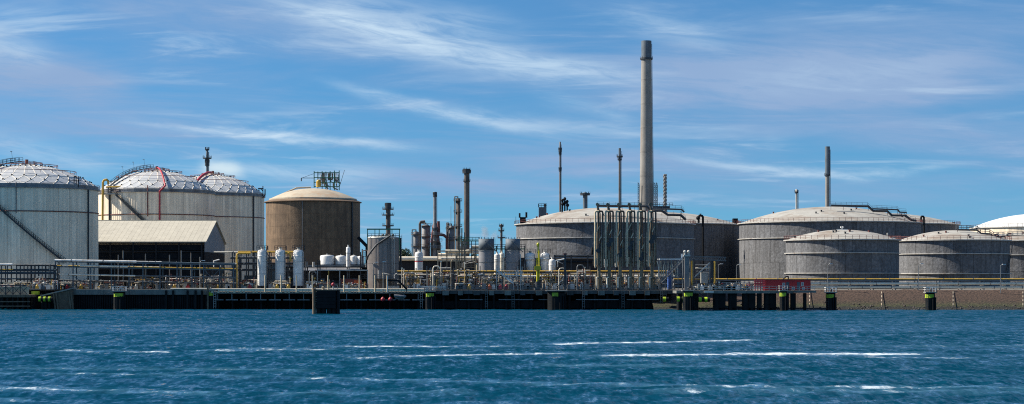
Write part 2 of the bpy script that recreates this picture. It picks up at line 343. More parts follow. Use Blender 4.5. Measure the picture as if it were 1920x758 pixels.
# ---------------------------------------------------------------- water
def make_water():
    nr, ncol = 560, 620
    t = np.linspace(0, 1, nr)
    pyr = 1500 + (574 - 1500) * (1-(1-t)**1.6)          # denser towards the far shore
    Yr = F*CH/(pyr-HZ)
    u = np.linspace(-1, 1, ncol)
    YY = np.repeat(Yr[:,None], ncol, 1); XX = u[None,:]*(0.42*YY+45)
    dY = np.abs(np.gradient(Yr))[:,None]; dX = (np.abs(np.gradient(XX, axis=1)))
    rng = np.random.RandomState(3); zz = np.zeros_like(XX)
    for k in range(46):
        lam = 1.1*(7.0/1.1)**(k/45.0); th = math.radians(-62 + rng.normal(0, 34)); ph = rng.rand()*6.28
        kk = 2*math.pi/lam; amp = 0.0060*lam**0.85
        damp = np.clip((lam-1.5*dY)/(lam*0.6)+0.45, 0.25, 1.0)*np.clip((lam-2*dX)/(lam*0.5), 0.1, 1)
        w = np.sin(kk*(XX*math.cos(th)+YY*math.sin(th))+ph)
        zz += amp*damp*(w + 0.25*np.cos(2*kk*(XX*math.cos(th)+YY*math.sin(th))+2*ph))
    grp = 0.65+0.5*np.sin(XX*0.021+YY*0.09+1.0)*np.sin(XX*-0.013+YY*0.055) + 0.25*np.sin(YY*0.21+XX*0.01)
    zz *= np.clip(grp, 0.3, 1.4)
    # wash from passing boats: long low crests, carrying foam and painted sky highlights
    px = 960+F*XX/YY; py = HZ+F*CH/YY
    foam = np.zeros_like(XX); painted_sheen = np.zeros_like(XX); crest = np.zeros_like(XX)
    lines = [(1010,1440,646,638,1.7,0.95),(1100,1260,643,643,1.5,0.7),(640,1120,671,662,1.6,0.85),(1080,1760,667,664,2.4,1.02),(1340,1750,662,666,1.8,1.3),
             (600,1000,651,649,1.4,0.7),(60,330,659,660,1.6,0.75),(350,640,658,656,1.4,0.7),(420,580,654,655,1.2,0.55),(1600,1840,670,672,1.3,0.8),
             (-40,500,700,704,1.6,0.42),(380,1010,705,719,1.6,0.42),(880,1400,717,726,1.8,0.48),(1250,1990,725,728,2.0,0.5),
             (1200,1960,733,735,3.5,0.42),(-40,420,728,738,2.6,0.5),(1000,1500,684,690,1.8,0.36),(-40,60,750,752,2.0,0.5),(500,900,740,735,2.5,0.35),
             (1150,1420,676,676,1.5,0.4),(1500,1960,648,650,1.3,0.35),(540,900,613,611,1.2,0.25),(0,600,690,694,2.2,0.25)]
    for x0,x1,y0,y1,w,k in lines:
        tt = (px-x0)/(x1-x0); yc = y0+(y1-y0)*tt + 0.5*np.sin(px*0.013+x0)
        e = np.clip(tt/0.12,0,1)*np.clip((1-tt)/0.12,0,1)
        g = np.exp(-((py-yc)/(w*0.85))**2)*e
        foam = np.maximum(foam, g*k); painted_sheen = np.maximum(painted_sheen, np.exp(-((py-yc)/(w*1.25))**2)*np.clip(tt/0.06,0,1)*np.clip((1-tt)/0.06,0,1)*min(1.0,k+0.3)*(1.0 if y0 > 676 else 0.55)); crest = np.maximum(crest, np.exp(-((py-yc)/(w*2.2))**2)*e*min(k,0.8))
    zz += crest*0.05
    V = np.stack([XX,YY,zz],-1).reshape(-1,3)
    i = np.arange((nr-1)*ncol).reshape(nr-1,ncol)[:,:-1].ravel()
    Fq = np.stack([i, i+1, i+ncol+1, i+ncol], 1)
    me = bpy.data.meshes.new('water'); me.vertices.add(len(V)); me.vertices.foreach_set('co', V.ravel())
    me.loops.add(len(Fq)*4); me.loops.foreach_set('vertex_index', Fq.ravel().astype(np.int32))
    me.polygons.add(len(Fq)); me.polygons.foreach_set('loop_start', np.arange(0,len(Fq)*4,4,dtype=np.int32))
    me.polygons.foreach_set('use_smooth', np.ones(len(Fq),bool)); me.update(calc_edges=True)
    at = me.attributes.new('foam','FLOAT','POINT'); at.data.foreach_set('value', foam.ravel().astype(np.float32))
    at = me.attributes.new('painted_sheen','FLOAT','POINT'); at.data.foreach_set('value', painted_sheen.ravel().astype(np.float32))
    mt = bpy.data.materials.new('water'); mt.use_nodes = True; nt = mt.node_tree; N, L = nt.nodes, nt.links
    b = N['Principled BSDF']; b.inputs['IOR'].default_value = 1.33; b.inputs['Specular Tint'].default_value = (0.52,0.86,1.0,1); b.inputs['Roughness'].default_value = 0.12
    g = N.new('ShaderNodeNewGeometry')
    def mapn(scl, ns, det, rg=0.6, dist=0.0):
        mp = N.new('ShaderNodeMapping'); mp.inputs['Scale'].default_value = scl; L.new(g.outputs['Position'], mp.inputs['Vector'])
        n = N.new('ShaderNodeTexNoise'); n.inputs['Scale'].default_value = ns; n.inputs['Detail'].default_value = det
        n.inputs['Roughness'].default_value = rg; n.inputs['Distortion'].default_value = dist
        L.new(mp.outputs[0], n.inputs['Vector']); return n.outputs[0]
    def mth(op, a, c):
        n = N.new('ShaderNodeMath'); n.operation = op
        for s_, v in zip(n.inputs, (a, c)):
            if isinstance(v, float): s_.default_value = v
            else: L.new(v, s_)
        return n.outputs[0]
    def mr(x, a, c, lo, hi):
        n = N.new('ShaderNodeMapRange'); L.new(x, n.inputs[0]); n.inputs[1].default_value = a; n.inputs[2].default_value = c
        n.inputs[3].default_value = lo; n.inputs[4].default_value = hi; return n.outputs[0]
    patch = mth('ADD', mth('MULTIPLY', mapn((0.10, 1.0, 1), 0.055, 4, 0.6, 0.3), 0.5), mth('MULTIPLY', mapn((0.08, 1.0, 1), 0.018, 4, 0.6, 0.3), 0.5))
    near_ = mapn((1.0, 0.34, 1), 2.2, 3, 0.65, 0.2)
    mid_ = mapn((0.8, 0.17, 1), 1.2, 3, 0.65, 0.1)
    far_ = mapn((0.7, 0.075, 1), 0.9, 3, 0.65, 0.1)
    side = mapn((1.0, 0.4, 1), 1.3, 3, 0.6, 0.2)
    fa = N.new('ShaderNodeAttribute'); fa.attribute_name = 'foam'
    # facet slope of the chop (towards the near shore), from three sizes of wavelet
    sl = mth('ADD', mth('ADD', mth('MULTIPLY', near_, 0.40), mth('MULTIPLY', mid_, 0.35)), mth('MULTIPLY', far_, 0.25))
    sl = mth('ADD', mth('MULTIPLY', sl, 0.78), mth('MULTIPLY', mapn((1.0, 0.55, 1), 0.28, 3, 0.55, 0.4), 0.22))
    sl = mr(sl, 0.41, 0.59, -0.02, 0.58)
    sl = mth('MULTIPLY', sl, mr(patch, 0.40, 0.60, 0.55, 1.40))
    sl = mth('MULTIPLY', sl, mr(fa.outputs['Fac'], 0.0, 0.8, 1.0, 0.25))
    nrm = N.new('ShaderNodeCombineXYZ'); L.new(mr(side, 0.3, 0.7, -0.22, 0.22), nrm.inputs[0]); L.new(mth('MULTIPLY', sl, -1.0), nrm.inputs[1]); nrm.inputs[2].default_value = 1.0
    add_ = N.new('ShaderNodeVectorMath'); add_.operation = 'ADD'; L.new(nrm.outputs[0], add_.inputs[0])
    gsub = N.new('ShaderNodeVectorMath'); gsub.operation = 'MULTIPLY'; L.new(g.outputs['Normal'], gsub.inputs[0]); gsub.inputs[1].default_value = (0.6,0.6,0.0); L.new(gsub.outputs[0], add_.inputs[1])
    nz = N.new('ShaderNodeVectorMath'); nz.operation = 'NORMALIZE'; L.new(add_.outputs[0], nz.inputs[0]); L.new(nz.outputs[0], b.inputs['Normal'])
    brk = mapn((1.0, 0.35, 1), 0.9, 6, 0.7, 0.6)
    brk2 = mapn((0.10, 0.15, 1), 1.0, 4, 0.6)
    brk = mr(mth('ADD', mth('MULTIPLY', brk, 0.6), mth('MULTIPLY', brk2, 0.4)), 0.38, 0.60, 0.05, 1.15)
    fm = mr(mth('SUBTRACT', fa.outputs['Fac'], brk), -0.12, 0.45, 0, 0.92)
    fm = mth('MULTIPLY', fm, mr(fa.outputs['Fac'], 0.08, 0.3, 0, 1))
    base = N.new('ShaderNodeMix'); base.data_type = 'RGBA'
    L.new(patch, base.inputs[0]); base.inputs[6].default_value = (0.001,0.038,0.067,1); base.inputs[7].default_value = (0.001,0.050,0.088,1)
    sa = N.new('ShaderNodeAttribute'); sa.attribute_name = 'painted_sheen'
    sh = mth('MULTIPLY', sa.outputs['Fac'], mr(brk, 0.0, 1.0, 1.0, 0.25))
    highlight_mix = N.new('ShaderNodeMix'); highlight_mix.data_type = 'RGBA'; L.new(sh, highlight_mix.inputs[0]); L.new(base.outputs[2], highlight_mix.inputs[6]); highlight_mix.inputs[7].default_value = (0.075,0.20,0.29,1)  # sky reflected off the crests, painted into the water colour
    mx = N.new('ShaderNodeMix'); mx.data_type = 'RGBA'; L.new(fm, mx.inputs[0]); L.new(highlight_mix.outputs[2], mx.inputs[6]); mx.inputs[7].default_value = (0.62,0.68,0.71,1)
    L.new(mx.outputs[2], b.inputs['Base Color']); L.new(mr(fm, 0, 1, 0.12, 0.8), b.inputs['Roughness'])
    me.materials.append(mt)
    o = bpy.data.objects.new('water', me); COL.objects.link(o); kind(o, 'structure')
make_water()

# ---------------------------------------------------------------- land, bank, quay
def prism(mb, pts, x0, x1):
    """extrude a (y,z) outline along X"""
    n = len(pts)
    mb.add([(x0,y,z) for y,z in pts]+[(x1,y,z) for y,z in pts],
           [tuple(range(n)), tuple(range(2*n-1,n-1,-1))]+[(k,n+k,n+(k+1)%n,(k+1)%n) for k in range(n)])
    return mb
XB = X(1262, 500)                             # where the sheet-pile quay ends and the open bank starts
g = MB(); g.add([(-4000,512,GZ),(XB,512,GZ),(XB,504,GZ),(900,504,GZ),(4000,504,GZ),(4000,9000,GZ),(-4000,9000,GZ)], [tuple(range(7))])
kind(g.build('ground', 'yard'), 'structure')
def make_bank():
    nx, ny = 300, 22; rng = np.random.RandomState(5)
    xs = np.linspace(XB-6, 330, nx); vs = []; fs = []
    ph = rng.rand(12)*6.28
    for j in range(ny):
        t = j/(ny-1); 
        for i, x in enumerate(xs):
            y = 487.0+17.3*t; z = -0.9+(GZ+0.95)*min(1, t*1.06)**0.92
            w = math.sin(x*0.21+ph[0]+t*3)*0.18+math.sin(x*0.53+ph[1]-t*5)*0.12+rng.normal(0, 0.10)
            if j == ny-1: w, z = 0, GZ+0.03
            vs.append((x, y+w*1.6, z+w*0.6*(t < 0.97)))
    for j in range(ny-1):
        for i in range(nx-1):
            a = j*nx+i; fs.append((a,a+1,a+nx+1,a+nx))
    mt = bpy.data.materials.new('bank_soil'); mt.use_nodes = True; M['bank_soil'] = mt
    nt = mt.node_tree; N, L = nt.nodes, nt.links; b = N['Principled BSDF']; b.inputs['Roughness'].default_value = 0.95
    gm = N.new('ShaderNodeNewGeometry'); sp = N.new('ShaderNodeSeparateXYZ'); L.new(gm.outputs['Position'], sp.inputs[0])
    n1 = N.new('ShaderNodeTexNoise'); n1.inputs['Scale'].default_value = 0.5; n1.inputs['Detail'].default_value = 7; L.new(gm.outputs['Position'], n1.inputs['Vector'])
    ad = N.new('ShaderNodeMath'); ad.operation = 'MULTIPLY_ADD'; L.new(n1.outputs[0], ad.inputs[0]); ad.inputs[1].default_value = 1.6; L.new(sp.outputs[2], ad.inputs[2])
    mr = N.new('ShaderNodeMapRange'); L.new(ad.outputs[0], mr.inputs[0]); mr.inputs[1].default_value = 0.4; mr.inputs[2].default_value = 6.2
    cr = N.new('ShaderNodeValToRGB'); L.new(mr.outputs[0], cr.inputs[0])
    e = cr.color_ramp.elements; e[0].position = 0.0; e[0].color = (0.018,0.018,0.016,1); e[1].position = 1.0; e[1].color = (0.060,0.035,0.023,1)
    for p, c in ((0.17,(0.014,0.015,0.012,1)), (0.25,(0.035,0.038,0.012,1)), (0.36,(0.042,0.031,0.016,1)), (0.50,(0.050,0.029,0.018,1))):
        q = cr.color_ramp.elements.new(p); q.color = c
    n2 = N.new('ShaderNodeTexNoise'); n2.inputs['Scale'].default_value = 1.8; n2.inputs['Detail'].default_value = 6; L.new(gm.outputs['Position'], n2.inputs['Vector'])
    m2 = N.new('ShaderNodeMapRange'); L.new(n2.outputs[0], m2.inputs[0]); m2.inputs[1].default_value = 0.3; m2.inputs[2].default_value = 0.7; m2.inputs[3].default_value = 0.4; m2.inputs[4].default_value = 1.7
    v = N.new('ShaderNodeVectorMath'); v.operation = 'SCALE'; L.new(cr.outputs[0], v.inputs[0]); L.new(m2.outputs[0], v.inputs['Scale'])
    L.new(v.outputs[0], b.inputs['Base Color'])
    bp = N.new('ShaderNodeBump'); bp.inputs['Distance'].default_value = 0.35; L.new(n2.outputs[0], bp.inputs['Height']); L.new(bp.outputs[0], b.inputs['Normal'])
    m = MB(); m.add(vs, fs, True); kind(m.build('river_bank', 'bank_soil'), 'structure')
    # loose stones along the foot of the bank
    m = MB()
    for k in range(2200):
        x = rng.uniform(XB, 320); t = abs(rng.normal(0, 0.14)); y = 488.6+15*t+rng.uniform(-0.6,0.6); z = -0.2+5.4*t; r = rng.uniform(0.12,0.42)
        vv = []
        for q in ((1,0,0),(-1,0,0),(0,1,0),(0,-1,0),(0,0,0.7),(0,0,-0.7)):
            vv.append((x+r*q[0]*rng.uniform(.6,1.3), y+r*q[1]*rng.uniform(.6,1.3), z+r*q[2]*rng.uniform(.6,1.2)))
        m.add(vv, [(0,2,4),(2,1,4),(1,3,4),(3,0,4),(2,0,5),(1,2,5),(3,1,5),(0,3,5)])
    o = kind(m.build('loose_stones', 'rock'), 'stuff'); o['label'] = 'loose dark stones along the foot of the brown bank'
make_bank()

def quay_wall():
    Y0 = 497.0; x0, x1 = X(134, Y0), X(392, Y0)
    q = thing('quay_wall', 'grey concrete quay edge above dark sheet piling, left of the pale walkway', 'quay wall', ((x0+x1)/2, Y0, 0))
    edges = [134,188,243,298,326,352,379,392]
    for a, b in zip(edges[:-1], edges[1:]):
        m = MB(); m.box(X(a,Y0)+0.03, X(b,Y0)-0.03, Y0, Y0+5, 3.85, GZ+0.25+0.02*((a*7)%3)); m.build('concrete_panel', 'quay_concrete', q)
    m = MB(); n = 120
    for k in range(n):
        a = x0+(x1-x0)*k/n; b = x0+(x1-x0)*(k+1)/n; d = 0.35 if k%2 else 0.0
        m.box(a, b, Y0+0.8+d, Y0+4, -1.5, 3.86)
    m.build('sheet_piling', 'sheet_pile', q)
    for p in (312,325,352,367,379):
        m = MB(); m.beam((X(p,Y0),Y0-0.25,-1),(X(p,Y0),Y0-0.25,5.0),0.5); m.build('fender_timber', 'wet_timber', q)
    m = MB(); m.box(x0, x1, Y0+5.0, 512.6, 4.2, GZ+0.12); m.build('deck', 'deck_concrete', q)
    m = MB(); m.cyl((X(320,Y0),Y0-0.05,GZ+0.45),(x1,Y0-0.05,GZ+0.45),0.17); m.build('kerb_pipe', 'lagged_pipe', q)
quay_wall()

def back_piling(px0, px1, label):
    Y0 = 508.0; m = MB(); x0, x1 = X(px0,Y0), X(px1,Y0); n = int((x1-x0)/1.0)
    for k in range(n):
        a = x0+(x1-x0)*k/n; b = x0+(x1-x0)*(k+1)/n
        m.box(a, b, Y0+(0.4 if k%2 else 0), 513, -1.5, 4.9)
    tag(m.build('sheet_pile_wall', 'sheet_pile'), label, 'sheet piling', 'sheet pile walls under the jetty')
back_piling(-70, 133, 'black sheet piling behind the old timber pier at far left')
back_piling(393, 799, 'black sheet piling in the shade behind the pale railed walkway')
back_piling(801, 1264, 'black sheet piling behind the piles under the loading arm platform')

def trestle():
    Y0 = 496.0; x0, x1 = X(393,Y0), X(798,Y0)
    t = thing('walkway_trestle', 'long jetty walkway with cream edge pipe and pale railing below it', 'jetty', ((x0+x1)/2, Y0, 0))
    n = 14
    for k in range(n):
        a = x0+(x1-x0)*k/n; b = x0+(x1-x0)*(k+1)/n
        m = MB(); m.box(a+0.03, b-0.03, Y0, Y0+12.5, 4.15, 4.62+0.02*(k%2)); m.build('deck_panel', 'quay_concrete', t)
    m = MB(); m.cyl((x0,Y0-0.1,GZ+0.33),(x1,Y0-0.1,GZ+0.33),0.19); m.build('edge_pipe', 'lagged_pipe', t)
    m = MB(); xx = x0
    while xx < x1:
        m.beam((xx,Y0-0.1,4.3),(xx,Y0-0.1,GZ+0.2),0.14); 
        if random.random() < 0.25: m.box(xx-0.5,xx+0.1,Y0-0.2,Y0-0.05,4.3,4.9)
        xx += 0.85
    m.build('railing', 'pale_olive', t)
    for k in range(15):
        xx = x0+2+(x1-x0-4)*k/14
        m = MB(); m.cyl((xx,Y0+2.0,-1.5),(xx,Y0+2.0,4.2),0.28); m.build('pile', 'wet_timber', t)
        m = MB(); m.box(xx-1.6,xx+1.6,Y0+0.6,Y0+1.0,2.35,2.62); m.beam((xx,Y0+0.8,2.6),(xx,Y0+0.8,4.2),0.22); m.build('cross_bracket', 'grey_steel', t)
        m = MB(); m.cyl((xx+2.1,Y0+8.0,-1.5),(xx+2.1,Y0+8.0,4.2),0.3); m.build('pile', 'wet_timber', t)
    for xa, xb in ((403,408),(592,597),(790,795)):
        m = MB(); m.ladder((X(xa,Y0),Y0-0.2,0.2),(X(xa,Y0),Y0-0.2,5.2),0.6,0.09); m.build('ladder', 'pale_steel', t)
    m = MB(); m.beam((X(390,Y0),Y0-0.3,-1),(X(390,Y0),Y0-0.3,GZ+1.2),0.45); m.build('end_post', 'old_timber', t)
trestle()

def loading_platform():
    Y0 = 494.0; x0, x1 = X(799,Y0), X(1266,Y0)
    t = thing('loading_platform', 'dark loading arm platform on black piles with concrete edge beam', 'jetty', ((x0+x1)/2, Y0, 0))
    n = 16
    for k in range(n):
        a = x0+(x1-x0)*k/n; b = x0+(x1-x0)*(k+1)/n
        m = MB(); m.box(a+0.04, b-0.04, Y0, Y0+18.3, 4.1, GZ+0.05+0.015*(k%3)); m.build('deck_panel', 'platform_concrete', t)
        m = MB(); m.box(a+0.2, a+1.5+0.4*(k%2), Y0-0.35, Y0-0.02, 3.75, GZ-0.1); m.build('fender_block', 'quay_concrete' if k%3 else 'platform_concrete', t)
    for k in range(20):
        xx = x0+1.2+(x1-x0-2.4)*k/19
        m = MB(); m.cyl((xx,Y0+1.4,-1.5),(xx,Y0+1.4,4.1),0.38); m.build('pile', 'wet_timber', t)
        if k%2: m = MB(); m.cyl((xx+1.2,Y0+7,-1.5),(xx+1.2,Y0+7,4.1),0.4); m.build('pile', 'wet_timber', t)
    for a, b in ((862,905),(935,1000),(1010,1050),(1080,1160),(1175,1235)):
        m = MB(); m.box(X(a,Y0),X(b,Y0),Y0+0.2,Y0+0.6,2.45,2.68); m.build('lower_walkway', 'grey_steel', t)
    m = MB(); m.box(x0+0.4,x1-0.4,Y0+2.2,Y0+2.8,0.3,2.2); m.build('lower_wale', 'wet_timber', t)
    m = MB(); m.railing([(x0,Y0+0.3,GZ+0.06),(x1,Y0+0.3,GZ+0.06)],1.15,1.6,0.05,3); m.build('railing', 'grey_steel', t)
    for p in (912,962,1094,1168,1240):
        m = MB(); m.ladder((X(p,Y0),Y0-0.45,0.2),(X(p,Y0),Y0-0.45,GZ+0.9),0.6,0.09); m.build('ladder', 'grey_steel', t)
loading_platform()

def east_platform():
    Y0 = 480.0; x0, x1 = X(1268,Y0), X(1531,Y0)
    t = thing('pier_platform', 'flat pier deck on wide black pillars in front of the brown bank', 'pier', ((x0+x1)/2, Y0, 0))
    edges = [1268,1312,1356,1400,1444,1488,1531]
    for k, (a, b) in enumerate(zip(edges[:-1], edges[1:])):
        m = MB(); m.box(X(a,Y0)+0.04, X(b,Y0)-0.04, Y0, Y0+11, 4.35 if b < 1500 else 4.5, GZ+0.02+0.02*(k%2)); m.build('deck_panel', 'quay_concrete', t)
    for a, b in ((1338,1362),(1367,1383),(1393,1418),(1421,1430),(1434,1457),(1465,1481),(1484,1494),(1508,1514)):
        w = X(b,Y0)-X(a,Y0); c = X((a+b)/2,Y0); m = MB()
        m.cyl((c-w*0.25,Y0+1.6,-1.5),(c-w*0.25,Y0+1.6,4.4),w*0.27,n=12); m.cyl((c+w*0.25,Y0+2.2,-1.5),(c+w*0.25,Y0+2.2,4.4),w*0.25,n=12)
        m.box(c-w/2+0.05,c+w/2-0.05,Y0+1.2,Y0+2.6,0.6,4.36); m.build('pillar', 'wet_timber', t)
    for a in (1275,1293,1306):
        m = MB(); m.cyl((X(a,Y0),Y0+2,-1.5),(X(a,Y0),Y0+2,4.4),0.7,n=12); m.build('pillar', 'wet_timber', t)
    m = MB(); m.railing([(X(1300,Y0),Y0+0.3,GZ+0.04),(X(1528,Y0),Y0+0.3,GZ+0.04)],1.15,2.0,0.05,2); m.build('railing', 'pale_steel', t)
    m = MB(); m.box(X(1320,Y0),X(1338,Y0),Y0-0.25,Y0-0.02,4.5,4.95); m.build('notice_board', 'white_paint', t)
east_platform()

def old_pier():
    Y0 = 493.0; x0, x1 = X(-30,Y0), X(56,Y0)
    t = thing('timber_pier', 'old timber pier with cross-braced parapet at far left', 'pier', ((x0+x1)/2, Y0, 0))
    n = 10
    for k in range(n):
        a = x0+(x1-x0)*k/n; b = x0+(x1-x0)*(k+1)/n
        m = MB(); m.box(a+0.03,b-0.03,Y0,Y0+15.2,3.2,3.85); m.build('deck_board', 'old_timber', t)
    for k in range(9):
        xx = x0+0.6+(x1-x0-1.2)*k/8
        m = MB(); m.cyl((xx,Y0+0.7,-1.5),(xx,Y0+0.7,3.2),0.32); m.build('pile', 'wet_timber', t)
        m = MB(); m.cyl((xx+0.5,Y0+4.5,-1.5),(xx+0.5,Y0+4.5,3.2),0.3); m.build('pile', 'wet_timber', t)
    for z in (0.7,1.9):
        m = MB(); m.box(x0,x1,Y0+0.2,Y0+0.42,z,z+0.3); m.build('wale', 'old_timber', t)
    m = MB(); xx = x0
    while xx < x1-1.8:
        m.beam((xx,Y0+0.2,3.85),(xx,Y0+0.2,6.25),0.22); m.beam((xx,Y0+0.2,3.9),(xx+1.9,Y0+0.2,6.1),0.12); m.beam((xx,Y0+0.22,6.1),(xx+1.9,Y0+0.22,3.9),0.12); xx += 1.9
    m.box(x0,x1-1.0,Y0+0.05,Y0+0.35,6.2,6.45); m.build('parapet', 'dark_steel', t)
    m = MB(); m.box(x0,x1-0.6,Y0+1.2,Y0+1.4,3.85,6.0); m.build('backing_screen', 'pale_olive', t)
old_pier()
def ramp():
    Y0 = 494.5
    t = thing('boat_ramp', 'weathered brown timber ramp rising from the left pier to the quay', 'ramp', (X(105,Y0), Y0, 0))
    a, b = P(75,554,Y0), P(134,540,Y0)
    m = MB(); m.add([(a[0],Y0,a[2]-0.35),(b[0],Y0,b[2]-0.35),(b[0],Y0,b[2]),(a[0],Y0,a[2]),(a[0],Y0+6,a[2]-0.35),(b[0],Y0+6,b[2]-0.35),(b[0],Y0+6,b[2]),(a[0],Y0+6,a[2])],
                    [(0,1,2,3),(5,4,7,6),(3,2,6,7),(1,0,4,5),(0,3,7,4),(2,1,5,6)]); m.build('deck', 'deck_concrete', t)
    pt = [(X(103,Y0),-1),(X(133,Y0),-1),(X(133,Y0),b[2]-0.36),(X(99,Y0),Z(548.6,Y0)-0.36)]
    m = MB(); m.add([(x,Y0+0.4,z) for x,z in pt]+[(x,Y0+5.6,z) for x,z in pt], [(0,1,2,3),(7,6,5,4),(0,4,5,1),(1,5,6,2),(2,6,7,3),(3,7,4,0)]); m.build('side_wall', 'old_timber', t)
    for p in (101,106,130,134):
        m = MB(); m.beam((X(p+4,Y0),Y0+0.1,-1),(X(p-1,Y0),Y0+0.1,Z(549,Y0)),0.4); m.build('raking_post', 'old_timber', t)
    for p in (78,84,91):
        m = MB(); m.cyl((X(p,Y0),Y0+1.0,-1.5),(X(p,Y0),Y0+1.0,Z(554,Y0)),0.45); m.build('pile', 'wet_timber', t)
ramp()
def fender_log(px0, px1, py, Y0, nb, label):
    a, b = P(px0,py,Y0), P(px1,py,Y0); r = 0.66
    t = thing('striped_fender', label, 'fender', (a[0], Y0, a[2]), 'lime striped fenders')
    m = MB(); m.cyl(a, b, r*0.9, n=12); m.build('core', 'wet_timber' , t)
    for k in range(nb):
        u0 = (k+0.08)/nb; u1 = (k+0.55)/nb
        m = MB(); m.cyl((a[0]+(b[0]-a[0])*u0,Y0,a[2]),(a[0]+(b[0]-a[0])*u1,Y0,a[2]),r,n=12); m.build('lime_band', 'lime_paint', t)
    m = MB(); m.beam((a[0]+0.5,Y0+1.0,a[2]-0.2),(a[0]+0.5,Y0+1.0,4.2),0.12); m.beam((b[0]-0.5,Y0+1.0,a[2]-0.2),(b[0]-0.5,Y0+1.0,4.2),0.12)
    m.box(a[0]+0.3,b[0]-0.3,Y0+0.6,Y0+1.1,a[2]-0.12,a[2]+0.12); m.build('hanger', 'dark_steel', t)
fender_log(72,99,561,492.6,3,'lime striped roller fender beside the timber ramp at far left')
fender_log(1268,1290,561,478.4,2,'lime striped roller fender below the blue-grey gangway tower')
fender_log(1309,1331,562,478.4,2,'lime striped roller fender right of the gangway tower pile')
fender_log(1242,1254,561.5,490.8,1,'short lime fender at the right end of the loading platform')

def dolphin(px, w, wl, top, label, band='left', rail=True, mat_='wet_timber', fend=True):
    """a round mooring pile; wl = waterline row"""
    Y0 = F*CH/(wl-HZ); r = w/2/S(Y0); zt = Z(top,Y0); x = X(px,Y0)
    t = thing('mooring_dolphin', label, 'mooring dolphin', (x, Y0+r, 0), 'mooring dolphins along the quay'); c = (x, Y0+r)
    m = MB(); m.lathe(c, [(r,-1.5),(r,zt-0.9),(r*1.0,zt-0.02),(0.01,zt)], 20); pile = m.build('pile', mat_, t)
    if band:
        b0, b1 = (Z(top+ (3 if True else 0),Y0)-0.95, Z(top+3,Y0))
        m = MB(); a0, a1 = {'left':(-1.9,0.55),'front':(-0.9,0.9),'small':(-0.55,0.15),'all':(-3.1,3.1)}[band]
        m.arc(c, r*0.98, r+0.05, b0, b1, a0, a1, 14); m.build('lime_band', 'lime_paint', t)
    if fend:
        m = MB()
        for a in (0.35,0.75,1.15):
            p = (c[0]+(r+0.18)*math.sin(a), c[1]-(r+0.18)*math.cos(a)); m.cyl((*p,-1.0),(*p,zt-1.2),0.17,n=8)
        m.build('rubbing_strip', 'black_steel', t)
        m = MB(); m.ladder((c[0]-r*0.75,c[1]-r*0.85,0.3),(c[0]-r*0.75,c[1]-r*0.85,zt+0.2),0.5,0.06); m.build('ladder', 'dark_steel', t)
    m = MB(); h = r*1.18; m.box(c[0]-h,c[0]+h,c[1]-h,c[1]+h,zt-0.02,zt+0.22); m.build('cap', 'deck_concrete', t)
    if rail:
        m = MB(); z = zt+0.2; k = h*0.96
        m.railing([(c[0]-k,c[1]-k,z),(c[0]-k*0.35,c[1]-k,z)],1.1,0.9,0.06,2); m.railing([(c[0]+k*0.2,c[1]-k,z),(c[0]+k,c[1]-k,z),(c[0]+k,c[1]+k,z),(c[0]-k,c[1]+k,z),(c[0]-k,c[1]-k,z)],1.1,0.9,0.06,2); m.build('railing', 'white_paint', t)
    m = MB(); m.cyl((c[0]+0.2,c[1],zt+0.2),(c[0]+0.2,c[1],zt+0.75),0.22,n=10); m.lathe((c[0]+0.2,c[1]),[(0.4,zt+0.74),(0.42,zt+0.86),(0.05,zt+0.95)],10); m.build('bollard', 'dark_steel', t)
    return t
dolphin(64.5,15,579.5,543,'black mooring pile with lime band beside the far left timber pier','all',False,'black_steel',False)
dolphin(221.5,22,580.5,547,'stout dark mooring pile with small white railing before the grey quay','front',True)
dolphin(394,13,580,545,'mooring pile with lime plate where quay meets the pale walkway','front',False,fend=False)
dolphin(806,18,580.5,547,'dark mooring pile with lime plate at the left end of the loading platform','front',True)
dolphin(1044,34,581,546,'broad black mooring pile with lime plate under the yellow crane','small',False)
dolphin(1291,20,582.4,546,'dark mooring pile with lime plate under the blue-grey gangway tower','front',False)
dolphin(1470,14,582.4,546,'mooring pile with white railing and lime band by the red cabin','left',True)
dolphin(1559,18,581.5,549,'lone mooring pile with lime band just right of the pier end','left',True)
dolphin(1746,18,581.5,549,'lone mooring pile with lime band farthest right before the bank','left',True)

